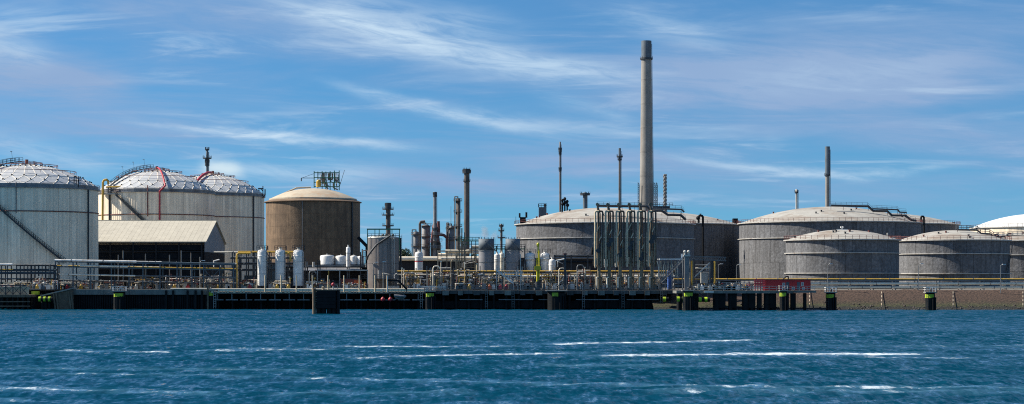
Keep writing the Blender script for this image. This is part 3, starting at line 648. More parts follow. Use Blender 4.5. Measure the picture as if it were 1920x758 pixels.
def big_dolphin():
    Y0 = F*CH/(588.5-HZ); x0, x1 = X(593,Y0), X(630,Y0); zt = Z(545,Y0); zm = Z(578.5,Y0)
    t = thing('berthing_dolphin', 'large black box-shaped berthing dolphin standing in the water ahead of the walkway', 'mooring dolphin', ((x0+x1)/2, Y0, 0))
    m = MB(); m.box(x0,x1,Y0,Y0+5,zm,zt); m.build('fender_panel', 'black_steel', t)
    for k in range(5):
        z0 = zm+(zt-zm)*k/5
        m = MB(); m.box(x0+0.15,x1-0.15,Y0-0.12,Y0-0.01,z0+0.05,z0+(zt-zm)/5-0.05); m.build('facing_board', 'black_steel', t)
    for p in (588.5,633.5):
        m = MB(); m.cyl((X(p,Y0),Y0+0.6,-1.5),(X(p,Y0),Y0+0.6,Z(541 if p<600 else 544,Y0)),0.42,n=10); m.build('guide_pile', 'old_timber' if p<600 else 'black_steel', t)
    for p in (597,606,617,626):
        m = MB(); m.cyl((X(p,Y0),Y0+1.0,-1.5),(X(p,Y0),Y0+1.0,zm+0.1),0.62,n=12); m.build('pile', 'wet_timber', t)
    m = MB(); m.box(x0-0.3,x1+0.3,Y0-0.15,Y0+5.2,zt,zt+0.18); m.build('top_plate', 'old_timber', t)
    m = MB(); m.lathe((X(605,Y0),Y0+1.5),[(0.35,zt+0.17),(0.3,zt+0.7),(0.5,zt+0.8),(0.02,zt+0.95)],10); m.build('bollard', 'pale_olive', t)
    m = MB(); m.railing([(X(600,Y0),Y0+4.8,zt+0.18),(X(629,Y0),Y0+4.8,zt+0.18)],1.1,1.0,0.05,2); m.build('railing', 'pale_steel', t)
    l = MB(); l.cyl((X(624,Y0),Y0+0.8,zt+0.17),(X(624,Y0),Y0+0.8,Z(536,Y0)),0.12); lp = l.build('light_post', 'pale_steel', t)
    m = MB(); m.ball((X(624,Y0),Y0+0.8,Z(533.5,Y0)),0.42,10,6); m.build('beacon', 'red_pipe', lp)
big_dolphin()

# ---------------------------------------------------------------- storage tanks
def dome_z(r, R, zr, zt):
    """height of a spherical cap roof"""
    h = zt-zr; Rs = (R*R+h*h)/(2*h); return zt-Rs+math.sqrt(max(0, Rs*Rs-r*r))
def dome_profile(R, zr, zt, n=14): return [(R*(1-k/n)+(0.01 if k == n else 0), dome_z(R*(1-k/n), R, zr, zt)) for k in range(n+1)]
def plates(t, c, R, z0, z1, n, mat_, name='shell_plate', sub=5, gap=0.08, corr=0.0, a_off=0.0):
    """a course of n curved plates; each its own part"""
    m = MB(); d = 2*math.pi/n; e = gap/R/2
    if corr:
        vs = []; q = 16
        for k in range(q+1):
            a = a_off+e+(d-2*e)*k/q; rr = R+(corr if (k//2)%2 else 0)
            vs += [(c[0]+rr*math.sin(a),c[1]-rr*math.cos(a),z0),(c[0]+rr*math.sin(a),c[1]-rr*math.cos(a),z1)]
        m.add(vs, [(2*k,2*k+2,2*k+3,2*k+1) for k in range(q)])
        m.arc(c, R-0.3, R-0.02, z0, z1, a_off+e, a_off+d-e, 2)
    else:
        m.arc(c, R-0.3, R-0.015, z0+gap/2, z1-gap/2, a_off+e, a_off+d-e, sub)
        vs = []
        for k in range(sub+1):
            a = a_off+e+(d-2*e)*k/sub; vs += [(c[0]+R*math.sin(a),c[1]-R*math.cos(a),z0+gap/2),(c[0]+R*math.sin(a),c[1]-R*math.cos(a),z1-gap/2)]
        m.add(vs, [(2*k,2*k+2,2*k+3,2*k+1) for k in range(sub)], True)
    o = m.build(name, mat_, t); spin_copies(o, n, t)
def shell_pt(c, R, Y, pxc, Rpx, px, z, off=0.3):
    a = math.asin(max(-0.995, min(0.995, (px-pxc)/Rpx))) - math.atan((pxc-960)/F)*0
    return (c[0]+(R+off)*math.sin(a), c[1]-(R+off)*math.cos(a), z)

def concrete_tank(pxc, Rpx, Y, rim, top, mid, low, label, np_=26, extra=None, roofmat='tank_roof'):
    s = S(Y); R = Rpx/s; c = (X(pxc,Y), Y); zr = Z(rim,Y); zt = Z(top,Y)
    t = thing('storage_tank', label, 'storage tank', (c[0],c[1],GZ), 'grey domed storage tanks')
    m = MB(); m.lathe(c, [(R-0.25,GZ-0.5),(R-0.25,zr-0.05)], 48); m.build('core_wall', 'tank_core', t)
    levels = [GZ-0.3] + [Z(p,Y) for p in (low, mid) if p] + [zr-0.35]
    for k, (a, b) in enumerate(zip(levels[:-1], levels[1:])):
        if b-a > 9: plates(t, c, R, a, (a+b)/2, np_, 'tank_concrete'); plates(t, c, R, (a+b)/2, b, np_, 'tank_concrete', a_off=math.pi/np_)
        else: plates(t, c, R, a, b, np_, 'tank_concrete', a_off=math.pi/np_*(k%2))
    for p in (low, mid):
        if p: m = MB(); m.arc(c, R-0.1, R+0.55, Z(p,Y)-0.12, Z(p,Y)+0.12, n=64); m.build('wind_girder', 'girder_paint', t)
    m = MB(); m.arc(c, R-0.3, R+0.75, zr-0.34, zr-0.02, n=64); m.build('rim_girder', 'girder_paint', t)
    m = MB(); m.lathe(c, dome_profile(R-0.2, zr, zt), 56); roof = m.build('roof', roofmat, t)
    m = MB(); rr = R+0.6; n = int(2*math.pi*rr/2.1)
    for k in range(n):
        a = 2*math.pi*k/n; p = (c[0]+rr*math.sin(a), c[1]-rr*math.cos(a)); m.beam((*p,zr-0.02),(*p,zr+1.15),0.10)
    m.ringtube(c, rr, zr+1.15, 0.05, 60, k=4); m.ringtube(c, rr, zr+0.6, 0.04, 60, k=4); m.build('railing', 'rust_red', t)
    # manholes and vents on the roof
    for k in range(9):
        a = random.uniform(-1.4,1.4); r = R*random.uniform(0.45,0.93); p = (c[0]+r*math.sin(a), c[1]-r*math.cos(a)); z = dome_z(r,R-0.2,zr,zt)
        m = MB(); m.cyl((*p,z-0.2),(*p,z+0.55),0.28,n=8); m.cyl((*p,z+0.5),(*p,z+0.62),0.4,n=8); m.build('roof_vent', 'rust_red' if k%2 else 'dark_steel', roof)
    return t, c, R, zr, zt
def roof_pipe(t, pts, Y, r, rail=None, mat_='dark_steel', drop=1.6):
    w = [P(a,b,Y) for a,b in pts]
    m = MB(); m.tube(w, r, 7); o = m.build('roof_pipe', mat_, t)
    m = MB()
    for a, b in zip(w[:-1], w[1:]):
        if abs(a[2]-b[2]) < 0.8:
            n = max(1, int(abs(b[0]-a[0])/4))
            for k in range(n+1):
                x = a[0]+(b[0]-a[0])*k/n; z = a[2]+(b[2]-a[2])*k/n; m.beam((x,Y,z),(x,Y,z-drop),0.12)
    if m.v: m.build('pipe_support', 'rust_red', o)
    if rail:
        m = MB(); m.railing([(x,Y+1.2,z+0.2) for x,y,z in w],1.15,2.0,0.04,2); m.build('walkway_railing', 'grey_steel', o)

H,*hh = concrete_tank(1134,166,650,421,390,449,None,'wide grey domed tank behind the row of six loading arms')
roof_pipe(H, [(1120,386),(1190,387),(1212,387),(1221,395),(1241,395.5),(1252,403),(1276,403.5),(1286,412.5)], 626, 0.42, True)
roof_pipe(H, [(1222,391),(1278,393),(1283,398)], 645, 0.30, True)
m = MB(); x = X(1239,648); m.box(x-3,x+3,646,649,Z(393.5,648),Z(387,648)); m.railing([(x-4,646,Z(387,648)),(x+4,646,Z(387,648))],1.1,1.2,0.06,2); m.build('roof_platform', 'dark_steel', H)
m = MB(); x = X(1017,680); Y_ = 672
m = MB(); p = shell_pt(hh[0],hh[1],650,1134,166,977,hh[2],-0.6); m.box(p[0]-1.0,p[0]+1.0,p[1]-1,p[1]+1,hh[2],hh[2]+2.2); m.cyl((p[0]-1.1,p[1],hh[2]+2),(p[0]-1.1,p[1],hh[2]+3.6),0.3); m.cyl((p[0]+1.2,p[1],hh[2]+2),(p[0]+1.2,p[1],hh[2]+3.9),0.35); m.beam((p[0]-2.4,p[1],hh[2]),(p[0]-2.4,p[1],hh[2]+2.4),0.12); m.build('rim_equipment', 'black_steel', H)
m = MB(); m.tube([(X(1085,610),612,9.5),(X(1085,610),612,Z(482,612)),(X(1110,610),612,Z(479,612)),(X(1112,610),612,Z(464,612))],0.45); m.build('side_pipe','black_steel',H)
I_,*ii = concrete_tank(1237,148,740,422,398,None,None,'grey domed tank half hidden behind the loading arm tank, with dark bent pipe')
m = MB(); Yp = 700; w = [P(1310,418,Yp),P(1310,407,Yp),P(1311.5,404.5,Yp),P(1316,404.5,Yp),P(1318,407,Yp),(X(1318,Yp),Yp,GZ)]; m.tube(w,0.42,7); m.ball(P(1309,409,Yp),0.8,8,5); m.build('bent_pipe','black_steel',I_)
m = MB(); m.box(X(1374,738),X(1382.5,738),736,740,Z(421,738),Z(410,738)); m.build('rim_equipment','black_steel',I_)
J,*jj = concrete_tank(1555,168,705,419,388,449,None,'wide grey domed tank with stepped pipe down its roof, behind a smaller tank')
roof_pipe(J, [(1558,385.5),(1628,387),(1637,395.5),(1664,396),(1672,404),(1697,404.3),(1708,412.5),(1718,414)], 684, 0.42, True)
roof_pipe(J, [(1636,391.5),(1683,393.5),(1687,398),(1700,398.5)], 700, 0.28, True)
K,*kk = concrete_tank(1652,142,805,422,400,None,None,'grey domed tank mostly hidden, its right edge showing past the stepped roof pipe')
m = MB(); Yp = 760; w = [P(1727,418,Yp),P(1727,408,Yp),P(1728.2,406,Yp),P(1731,406,Yp),P(1732.5,408,Yp),(X(1732.5,Yp),Yp,GZ)]; m.tube(w,0.40,7); m.build('bent_pipe','black_steel',K)
m = MB(); m.box(X(1785,800),X(1791,800),800,803,Z(423,800),Z(417,800)); m.build('rim_equipment','black_steel',K)
L_,*ll = concrete_tank(1579,104.5,580,450,431,475.5,512.5,'smaller grey domed tank behind the pier end pile, pale girders')
m = MB()
for p in (1577,1580.5): m.ball(P(p,426.5,578),0.28,8,5)
m.beam(P(1579,432,578),P(1579,427,578),0.3); m.beam(P(1569,430.5,578),P(1589,430.5,578),0.25); m.build('roof_lamp','white_paint',L_)
m = MB(); m.cyl(P(1664,447,578),P(1664,437,578),0.22); m.build('roof_post','pale_steel',L_)
Mt,*mm = concrete_tank(1788,102,612,451,432,477,513.5,'smaller grey domed tank farthest right in full view, crossed by lamp post')
roof_pipe(Mt, [(1795,431),(1833,432),(1840,438),(1858,439),(1864,444),(1885,444)], 603, 0.25, True)
m = MB()
for k in range(26):
    u = k/25; p = shell_pt(mm[0],mm[1],612,1788,102,1868+20*u,Z(512,594)+u*9.0,0.8); q = shell_pt(mm[0],mm[1],612,1788,102,1868+20*u+0.8,Z(512,594)+u*9.0,0.05); m.beam(p,q,0.3,0.06)
a = shell_pt(mm[0],mm[1],612,1788,102,1868,Z(512,594),0.85); b = shell_pt(mm[0],mm[1],612,1788,102,1888,Z(512,594)+9,0.85); m.beam(a,b,0.15,0.3); m.build('stair','dark_steel',Mt)
Nt,*nn = concrete_tank(1925,104,668,452,436,479,None,'grey domed tank cut off by the right edge of the view')

def white_dome_tank():
    Y = 800; s = S(Y); pxc, Rpx = 1945, 122; R = Rpx/s; c = (X(pxc,Y),Y); zr = Z(427.5,Y); zt = Z(401,Y)
    t = thing('storage_tank', 'cream tank with smooth white dome at the far right edge', 'storage tank', (c[0],c[1],GZ))
    m = MB(); m.lathe(c, [(R-0.2,GZ-0.5),(R-0.2,zr)], 56); m.build('core_wall', 'pale_olive', t)
    plates(t, c, R, GZ, zr-3.0, 24, 'white_cladding'); plates(t, c, R, zr-3.0, zr-0.4, 24, 'white_cladding', a_off=0.1)
    m = MB(); m.arc(c, R-0.3, R+0.5, zr-0.38, zr-0.02, n=64); m.build('rim_girder', 'girder_paint', t)
    m = MB(); m.lathe(c, dome_profile(R-0.2, zr, zt), 64); m.build('roof', 'white_paint', t)
    m = MB(); rr = R+0.3; n = 90
    for k in range(n):
        a = 2*math.pi*k/n; p = (c[0]+rr*math.sin(a), c[1]-rr*math.cos(a)); m.beam((*p,zr),(*p,zr+1.2),0.10)
    m.ringtube(c, rr, zr+1.2, 0.05, 60, k=4); m.build('railing', 'grey_steel', t)
white_dome_tank()
def catwalk():
    Y = 634
    t = thing('roof_catwalk', 'steel catwalk with railings joining the two tanks at the right edge', 'catwalk', P(1850,444,Y))
    w = [P(1792,430,Y),P(1812,430,Y),P(1832,432,Y),P(1838,437,Y),P(1855,438,Y),P(1862,443,Y),P(1925,441,Y)]
    m = MB()
    for a, b in zip(w[:-1],w[1:]): m.beam(a,b,1.0,0.25)
    m.build('deck','dark_steel',t)
    m = MB(); m.railing(w,1.3,1.6,0.05,2); m.railing([(x,y-1,z) for x,y,z in w],1.3,1.6,0.05,2); m.build('railing','grey_steel',t)
    for a in (w[1],w[3],w[5]):
        m = MB(); m.beam(a,(a[0],a[1],GZ),0.35); m.build('post','dark_steel',t)
catwalk()

def panel_dome_tank(pxc, Rpx, Y, rim, top, label, NS=30):
    s = S(Y); R = Rpx/s; c = (X(pxc,Y),Y); zr = Z(rim,Y); zt = Z(top,Y)
    t = thing('gas_tank', label, 'gas tank', (c[0],c[1],GZ), 'white tanks with panelled domes')
    m = MB(); m.lathe(c, [(R-0.3,GZ-0.5),(R-0.3,zr)], 56); m.build('core_wall', 'white_cladding', t)
    zb = zr-0.25*(zr-GZ)
    plates(t, c, R, GZ-0.2, zb, 36, 'white_cladding', 'cladding_panel', corr=0.05, gap=0.04); plates(t, c, R, zb+0.08, zr-0.75, 36, 'white_cladding', 'cladding_panel', corr=0.05, gap=0.04)
    m = MB(); m.ringtube(c, R+0.15, zb+0.04, 0.16, 64); m.build('ring_pipe', 'rust_red', t)
    m = MB(); m.arc(c, R-0.4, R+0.5, zr-0.74, zr-0.35, n=64); m.arc(c, R-0.5, R+0.15, zr-0.36, zr+0.5, n=64); m.build('rim_girder', 'column_steel', t)
    Rd = R-0.25; z0 = zr+0.5
    def node(fr, a): r = Rd*fr; return Vector((c[0]+r*math.sin(a), c[1]-r*math.cos(a), dome_z(r,Rd,z0,zt)))
    d = 2*math.pi/NS; f0, fm, f1, f2, f3, f4 = 0.998, 0.915, 0.80, 0.58, 0.36, 0.10
    def panel(pts, mt='dome_panel'):
        ctr = sum(pts, Vector())/len(pts); nrm = (pts[1]-pts[0]).cross(pts[2]-pts[0]).normalized()
        if nrm.z < 0: nrm = -nrm
        top_ = [ctr+(p-ctr)*0.985 - nrm*0.0 for p in pts]; bot = [p-nrm*0.5 for p in top_]; n = len(pts)
        mm_ = MB(); mm_.add([tuple(p) for p in top_+bot], [tuple(range(n)), tuple(range(2*n-1,n-1,-1))]+[(k,n+k,n+(k+1)%n,(k+1)%n) for k in range(n)])
        o = mm_.build('dome_panel', mt, t); spin_copies(o, NS, t)
    panel([node(f0,0),node(fm,-d/2),node(f1,0),node(fm,d/2)])
    panel([node(f0,0),node(f0,d),node(fm,d/2)]); panel([node(f1,0),node(fm,d/2),node(f1,d)])
    panel([node(f1,0),node(f1,d),node(f2,d),node(f2,0)]); panel([node(f2,0),node(f2,d),node(f3,d),node(f3,0)])
    panel([node(f3,0),node(f3,d),node(f4,d),node(f4,0)])
    m = MB()
    for k in range(NS):
        a = k*d
        for p, q in ((node(f0,a),node(fm,a+d/2)),(node(fm,a+d/2),node(f1,a+d)),(node(f0,a),node(fm,a-d/2)),(node(fm,a-d/2),node(f1,a-d)),
                     (node(f1,a),node(f2,a)),(node(f2,a),node(f3,a)),(node(f3,a),node(f4,a)),(node(f1,a),node(f1,a+d)),(node(f2,a),node(f2,a+d)),(node(f3,a),node(f3,a+d)),(node(f0,a),node(f0,a+d))):
            m.beam(p,q,0.22,0.07)
    m.build('rib_frame', 'dome_rib', t)
    m = MB(); m.lathe(c, dome_profile(Rd-0.7, z0-0.4, zt-0.55, 8), 30); m.build('inner_dome', 'dome_panel', t)
    m = MB(); m.lathe(c, [(Rd*f4+0.2,node(f4,0).z-0.3),(Rd*f4,node(f4,0).z+0.35),(0.02,zt+0.3)], 20); m.build('crown_cap', 'dome_rib', t)
    # sprinkler rings with nozzles
    for fr, dz in ((0.70,0.9),(0.44,0.9),(0.22,0.8)):
        m = MB(); z = dome_z(Rd*fr,Rd,z0,zt)+dz; m.ringtube(c, Rd*fr, z, 0.09, 48)
        for k in range(24):
            a = 2*math.pi*k/24; p = (c[0]+Rd*fr*math.sin(a), c[1]-Rd*fr*math.cos(a)); m.beam((*p,z),(*p,z-dz),0.09)
        m.build('sprinkler_ring', 'rust_red', t)
    m = MB()
    for fr in (fm,f1,f3):
        for k in range(NS):
            p = node(fr, k*d+(d/2 if fr == fm else 0)); m.box(p.x-0.17,p.x+0.17,p.y-0.17,p.y+0.17,p.z,p.z+0.36)
    m.build('nozzle_box', 'black_steel', t)
    m = MB()
    for k in range(40):
        a = 2*math.pi*k/40; p = (c[0]+(R+0.45)*math.sin(a), c[1]-(R+0.45)*math.cos(a)); m.beam((*p,zr-0.36),(*p,zr+0.8),0.09)
    m.ringtube(c, R+0.45, zr+0.8, 0.05, 60, k=4); m.build('railing', 'column_steel', t)
    m = MB(); m.cyl((c[0],c[1],zt),(c[0],c[1],zt+1.5),0.5); m.railing([(c[0]-2.4,c[1]-2,zt-0.1),(c[0]+2.4,c[1]-2,zt-0.1),(c[0]+2.4,c[1]+2,zt-0.1)],1.0,0.9,0.05,2); m.build('crown_platform', 'rust_red', t)
    return t, c, R, zr, zt, Rd, z0
def dome_path(c, Rd, z0, zt, a, f_a, f_b, n=12, up=0.8):
    return [(c[0]+Rd*f*math.sin(a), c[1]-Rd*f*math.cos(a), dome_z(Rd*f,Rd,z0,zt)+up) for f in [f_a+(f_b-f_a)*k/n for k in range(n+1)]]
def dome_stair(t, c, Rd, z0, zt, a):
    w = dome_path(c,Rd,z0,zt,a,1.0,0.1)
    m = MB()
    for p,q in zip(w[:-1],w[1:]): m.beam(p,q,1.0,0.25)
    m.railing([(x+0.5,y,z) for x,y,z in w],1.2,1.6,0.05,2); m.railing([(x-0.5,y,z) for x,y,z in w],1.2,1.6,0.05,2); m.build('dome_stair','dark_steel',t)
    m = MB()
    for k in (4,7,10): x,y,z = w[k]; m.beam((x,y,z),(x-0.4,y,z+3.2),0.07); m.box(x-0.8,x-0.2,y-0.1,y+0.1,z+3.1,z+3.25)
    m.build('stair_lamp','column_steel',t)
def shell_stair(t, c, R, pxc, Rpx, Y, x0, y0, x1, y1, n=40):
    m = MB(); w = []
    for k in range(n+1):
        u = k/n; px = x0+(x1-x0)*u; z = Z(y0+(y1-y0)*u, Y-R*0.8); p = shell_pt(c,R,Y,pxc,Rpx,px,z,0.95); q = shell_pt(c,R,Y,pxc,Rpx,px,z,0.1); w.append(p); m.beam(p,q,0.35,0.06)
    for a,b in zip(w[:-1],w[1:]): m.beam(a,b,0.12,0.45)
    m.railing(w,1.1,1.6,0.05,2); m.build('shell_stair','dark_steel',t)
def shell_line(t, c, R, pxc, Rpx, Y, px, zA, zB, r, mt, name='down_pipe'):
    m = MB(); m.cyl(shell_pt(c,R,Y,pxc,Rpx,px,zA,0.25),shell_pt(c,R,Y,pxc,Rpx,px,zB,0.25),r,n=6); m.build(name,mt,t)

A = (50,131,545); tA,cA,RA,zrA,ztA,RdA,z0A = panel_dome_tank(*A,353,309,'white panel-domed tank at the left edge with long diagonal stair')
dome_stair(tA,cA,RdA,z0A,ztA,-0.62)
shell_stair(tA,cA,RA,50,131,545, 4,360,142,492)
shell_line(tA,cA,RA,50,131,545,174,GZ,zrA-0.3,0.22,'dark_steel'); shell_line(tA,cA,RA,50,131,545,65,zrA-8,zrA+0.8,0.14,'column_steel')
m = MB(); p = shell_pt(cA,RA,545,50,131,161,zrA,-0.4)
for k in (-0.6,0,0.6): m.cyl((p[0]+k,p[1],zrA-0.3),(p[0]+k,p[1],zrA+2.9),0.14)
m.beam((p[0]-1.8,p[1],zrA+1.6),(p[0]+1.4,p[1],zrA+1.6),0.2); m.build('rim_pipes','black_steel',tA)
B = (294,107.5,650); tB,cB,RB,zrB,ztB,RdB,z0B = panel_dome_tank(*B,361,320,'white panel-domed tank behind the shed with red pipe over its dome')
dome_stair(tB,cB,RdB,z0B,ztB,-0.75)
w = dome_path(cB,RdB,z0B,ztB,0.33,0.08,1.0,12,0.9); w += [shell_pt(cB,RB,650,294,107.5,319,zrB-0.5,0.6), shell_pt(cB,RB,650,294,107.5,319,20,0.5)]
m = MB(); m.tube(w,0.30,6); m.build('red_riser','red_pipe',tB)
shell_stair(tB,cB,RB,294,107.5,650, 240,366,300,424)
shell_line(tB,cB,RB,294,107.5,650,224,GZ,zrB-0.3,0.35,'dark_steel'); shell_line(tB,cB,RB,294,107.5,650,298,zrB-9,zrB+1.5,0.2,'rust_red')
def tank_platform():
    Y = 634; t = tB
    m = MB(); m.box(X(190,Y),X(234,Y),Y-1,Y+3,Z(365,Y),Z(363,Y)); pl = m.build('side_platform','pale_steel',t)
    m = MB(); m.railing([(X(190,Y),Y-1,Z(363,Y)),(X(234,Y),Y-1,Z(363,Y))],1.2,1.2,0.05,2)
    for p in (203,208,213,220,226,232): m.cyl(P(p,363,Y),P(p,356,Y),0.22); m.ball(P(p,355,Y),0.5,8,5)
    m.build('valve_cluster','column_steel',pl)
    m = MB(); m.cyl(P(199,351,Y),P(231,350,Y),0.28); m.cyl(P(202,355,Y),P(222,355,Y),0.28); m.build('manifold_pipe','yellow_paint',pl)
    m = MB(); m.tube([(X(193,Y),Y-1.6,GZ),P(193,342,Y-1.6),P(195,338,Y-1.6),P(200,337,Y-1.6),P(203,340,Y-1.6),P(203,346,Y-1.6)],0.38,8); m.build('yellow_riser','yellow_paint',t)
tank_platform()
C = (399,95.5,725); tC,cC,RC,zrC,ztC,RdC,z0C = panel_dome_tank(*C,367,328,'white panel-domed tank nearest the brown tank, partly hidden by another dome')
w = dome_path(cC,RdC,z0C,ztC,-0.25,0.1,0.75,8,0.9); m = MB(); m.tube(w,0.5,6); m.build('red_riser','red_pipe',tC)
shell_line(tC,cC,RC,399,95.5,725,481,GZ,zrC-0.3,0.35,'dark_steel')
m = MB(); Yp = 722
m.beam(P(484,354,Yp),P(494,354,Yp),0.5); m.beam(P(493,349,Yp),P(493,372,Yp),0.3); m.beam(P(497,355,Yp),P(497,366,Yp),0.4); m.beam(P(489,354,Yp),P(493,359,Yp),0.25); m.beam(P(493,371,Yp),P(498,365,Yp),0.3); m.beam(P(490,368,Yp),P(493,368,Yp),0.3); m.build('davit','dark_steel',tC)

def brown_tank():
    pxc, Rpx, Y = 587, 88, 640; s = S(Y); R = Rpx/s; c = (X(pxc,Y),Y); zr = Z(380,Y); zl = Z(375,Y); zt = Z(353.5,Y)
    t = thing('storage_tank', 'brown tank with sandy dome and steel tower on its roof', 'storage tank', (c[0],c[1],GZ))
    m = MB(); m.lathe(c, [(R-0.2,GZ-0.5),(R-0.2,zr)], 48); m.build('core_wall', 'tank_core', t)
    n = 7
    for k in range(n): plates(t, c, R, GZ-0.2+(zr-GZ)*k/n, GZ-0.2+(zr-GZ)*(k+1)/n, 22, 'brown_shell', 'shell_block', gap=0.03, a_off=math.pi/22*(k%2))
    m = MB(); m.arc(c, R-0.3, R+0.55, zr-0.1, zr+0.12, n=64); m.lathe(c, [(R+0.5,zr+0.125),(R-1.2,zl-0.1)], 56); m.build('rim_girder', 'rim_brown', t)
    m = MB(); m.arc(c, R-2.0, R-1.15, zl-0.5, zl+0.3, n=64); m.build('kerb_ring', 'brown_roof', t)
    m = MB(); m.lathe(c, dome_profile(R-1.4, zl+0.25, zt), 56); rf = m.build('roof', 'brown_roof', t)
    m = MB(); m.tube([P(507,374,Y-2),P(556,352.5,Y-2),P(583,351.5,Y-2)],0.3); m.build('sloping_pipe','brown_roof',t)
    shell_line(t,c,R,pxc,Rpx,Y,663,GZ,zr-0.2,0.3,'dark_steel'); shell_line(t,c,R,pxc,Rpx,Y,577,GZ,zr-0.2,0.12,'column_steel')
    # the pipe tower on the roof
    Yt = 645; tw = MB()
    for p in (589,596,604,611,619,627,636):
        for dy in (0,6): tw.beam(P(p,357 if p>592 else 352,Yt+dy),P(p,320+((p*7)%3),Yt+dy),0.28)
    for py in (324,333,342,350):
        for dy in (0,6): tw.beam(P(589,py,Yt+dy),P(636,py,Yt+dy),0.25)
    for p in (589,604,619,636): tw.beam(P(p,324,Yt),P(p,324,Yt+6),0.25)
    tower = tw.build('roof_tower','green_paint',t)
    m = MB(); rng = random.Random(4)
    for k in range(26):
        p = rng.uniform(600,634); a = rng.uniform(323,345); m.tube([P(p,a,Yt+rng.uniform(0,6)),P(p,a+rng.uniform(6,12),Yt+3),P(p+rng.uniform(-9,9),a+12,Yt+3)],rng.uniform(0.12,0.3),5)
    m.build('tower_pipes','column_steel',tower)
    m = MB()
    for py in (331,341): m.railing([P(596,py,Yt-0.2),P(636,py,Yt-0.2)],1.1,1.4,0.06,2)
    m.build('tower_railing','dark_steel',tower)
    m = MB(); m.cyl(P(597,351,Yt-1),P(597,341,Yt-1),0.75,n=10); m.ball(P(597,341,Yt-1),0.75,10,6); m.build('yellow_vessel','yellow_paint',t)
    m = MB(); m.beam(P(565,334,Yt),P(590,334,Yt),0.2); m.beam(P(565,334,Yt),P(565,340,Yt),0.3); m.beam(P(588,326,Yt),P(566,334,Yt),0.1); m.build('jib','dark_steel',t)
    m = MB(); m.cyl(P(636,352,Yt),P(646,319,Yt),0.07,n=4); m.build('whip_aerial','dark_steel',t)
    m = MB(); m.tube([P(672,446,626),P(682,456,624),P(688,462,624)],0.55,8); m.tube([P(688,462,624),(X(688,624),624,GZ)],0.5,8); m.build('side_duct','black_steel',t)
brown_tank()

def shed():
    Y0, Y1, Y2 = 572, 592, 612; s0 = S(Y0)
    x1 = X(403,Y1); x0 = X(120,Y0); ze = Z(451,Y0); zr = Z(413.5,Y1)
    t = thing('storage_shed', 'long open-fronted shed with pale pitched roof behind the left pipe rack', 'shed', ((x0+x1)/2,Y0,GZ))
    n = 30
    for k in range(n):
        a = x0+(x1+0.6-x0)*k/n; b = x0+(x1+0.6-x0)*(k+1)/n
        for ya, za, yb, zb in ((Y0-0.6,ze-0.35,Y1,zr),(Y2+0.6,ze-0.35,Y1,zr)):
            m = MB(); m.add([(a+0.02,ya,za),(b-0.02,ya,za),(b-0.02,yb,zb),(a+0.02,yb,zb),(a+0.02,ya,za-0.25),(b-0.02,ya,za-0.25),(b-0.02,yb,zb-0.25),(a+0.02,yb,zb-0.25)],
                            [(0,1,2,3),(7,6,5,4),(0,4,5,1),(1,5,6,2),(2,6,7,3),(3,7,4,0)]); m.build('roof_sheet','roof_sheet',t)
    m = MB(); m.box(x0,x1+0.6,Y1-0.3,Y1+0.3,zr-0.1,zr+0.12); m.build('ridge_cap','roof_sheet',t)
    ym = Z(474,Y1)
    m = MB(); m.add([(x1,Y0,ym),(x1,Y2,ym),(x1,Y2,ze-0.3),(x1,Y1,zr-0.3),(x1,Y0,ze-0.3)], [(0,1,2,3,4)]); m.add([(x1-0.2,Y0,ym),(x1-0.2,Y2,ym),(x1-0.2,Y2,ze-0.3),(x1-0.2,Y1,zr-0.3),(x1-0.2,Y0,ze-0.3)], [(4,3,2,1,0)]); m.build('gable_wall','shed_wall',t)
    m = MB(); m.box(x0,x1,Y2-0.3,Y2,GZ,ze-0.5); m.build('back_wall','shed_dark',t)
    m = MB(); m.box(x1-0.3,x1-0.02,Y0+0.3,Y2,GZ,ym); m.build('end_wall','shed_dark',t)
    k = 0
    while x0+k*7.0 < x1:
        m = MB(); m.beam((x0+k*7.0+0.2,Y0,GZ),(x0+k*7.0+0.2,Y0,ze-0.4),0.42); m.build('column','building_wall',t); k += 1
    for p, py in ((222,478),(231,470),(273,476),(318,478),(340,470),(358,474),(375,482)):
        m = MB(); m.cyl((X(p,Y0-6),Y0-6,GZ),P(p,py,Y0-6),0.16); m.build('vent_post','grey_steel',t)
    for z in (ze-0.8, ze-3.4, ze-6.0, ze-8.6):
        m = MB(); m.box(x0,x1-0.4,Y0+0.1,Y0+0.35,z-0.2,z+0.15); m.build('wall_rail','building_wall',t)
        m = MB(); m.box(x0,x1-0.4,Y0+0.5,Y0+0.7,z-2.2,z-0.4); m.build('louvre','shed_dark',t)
shed()

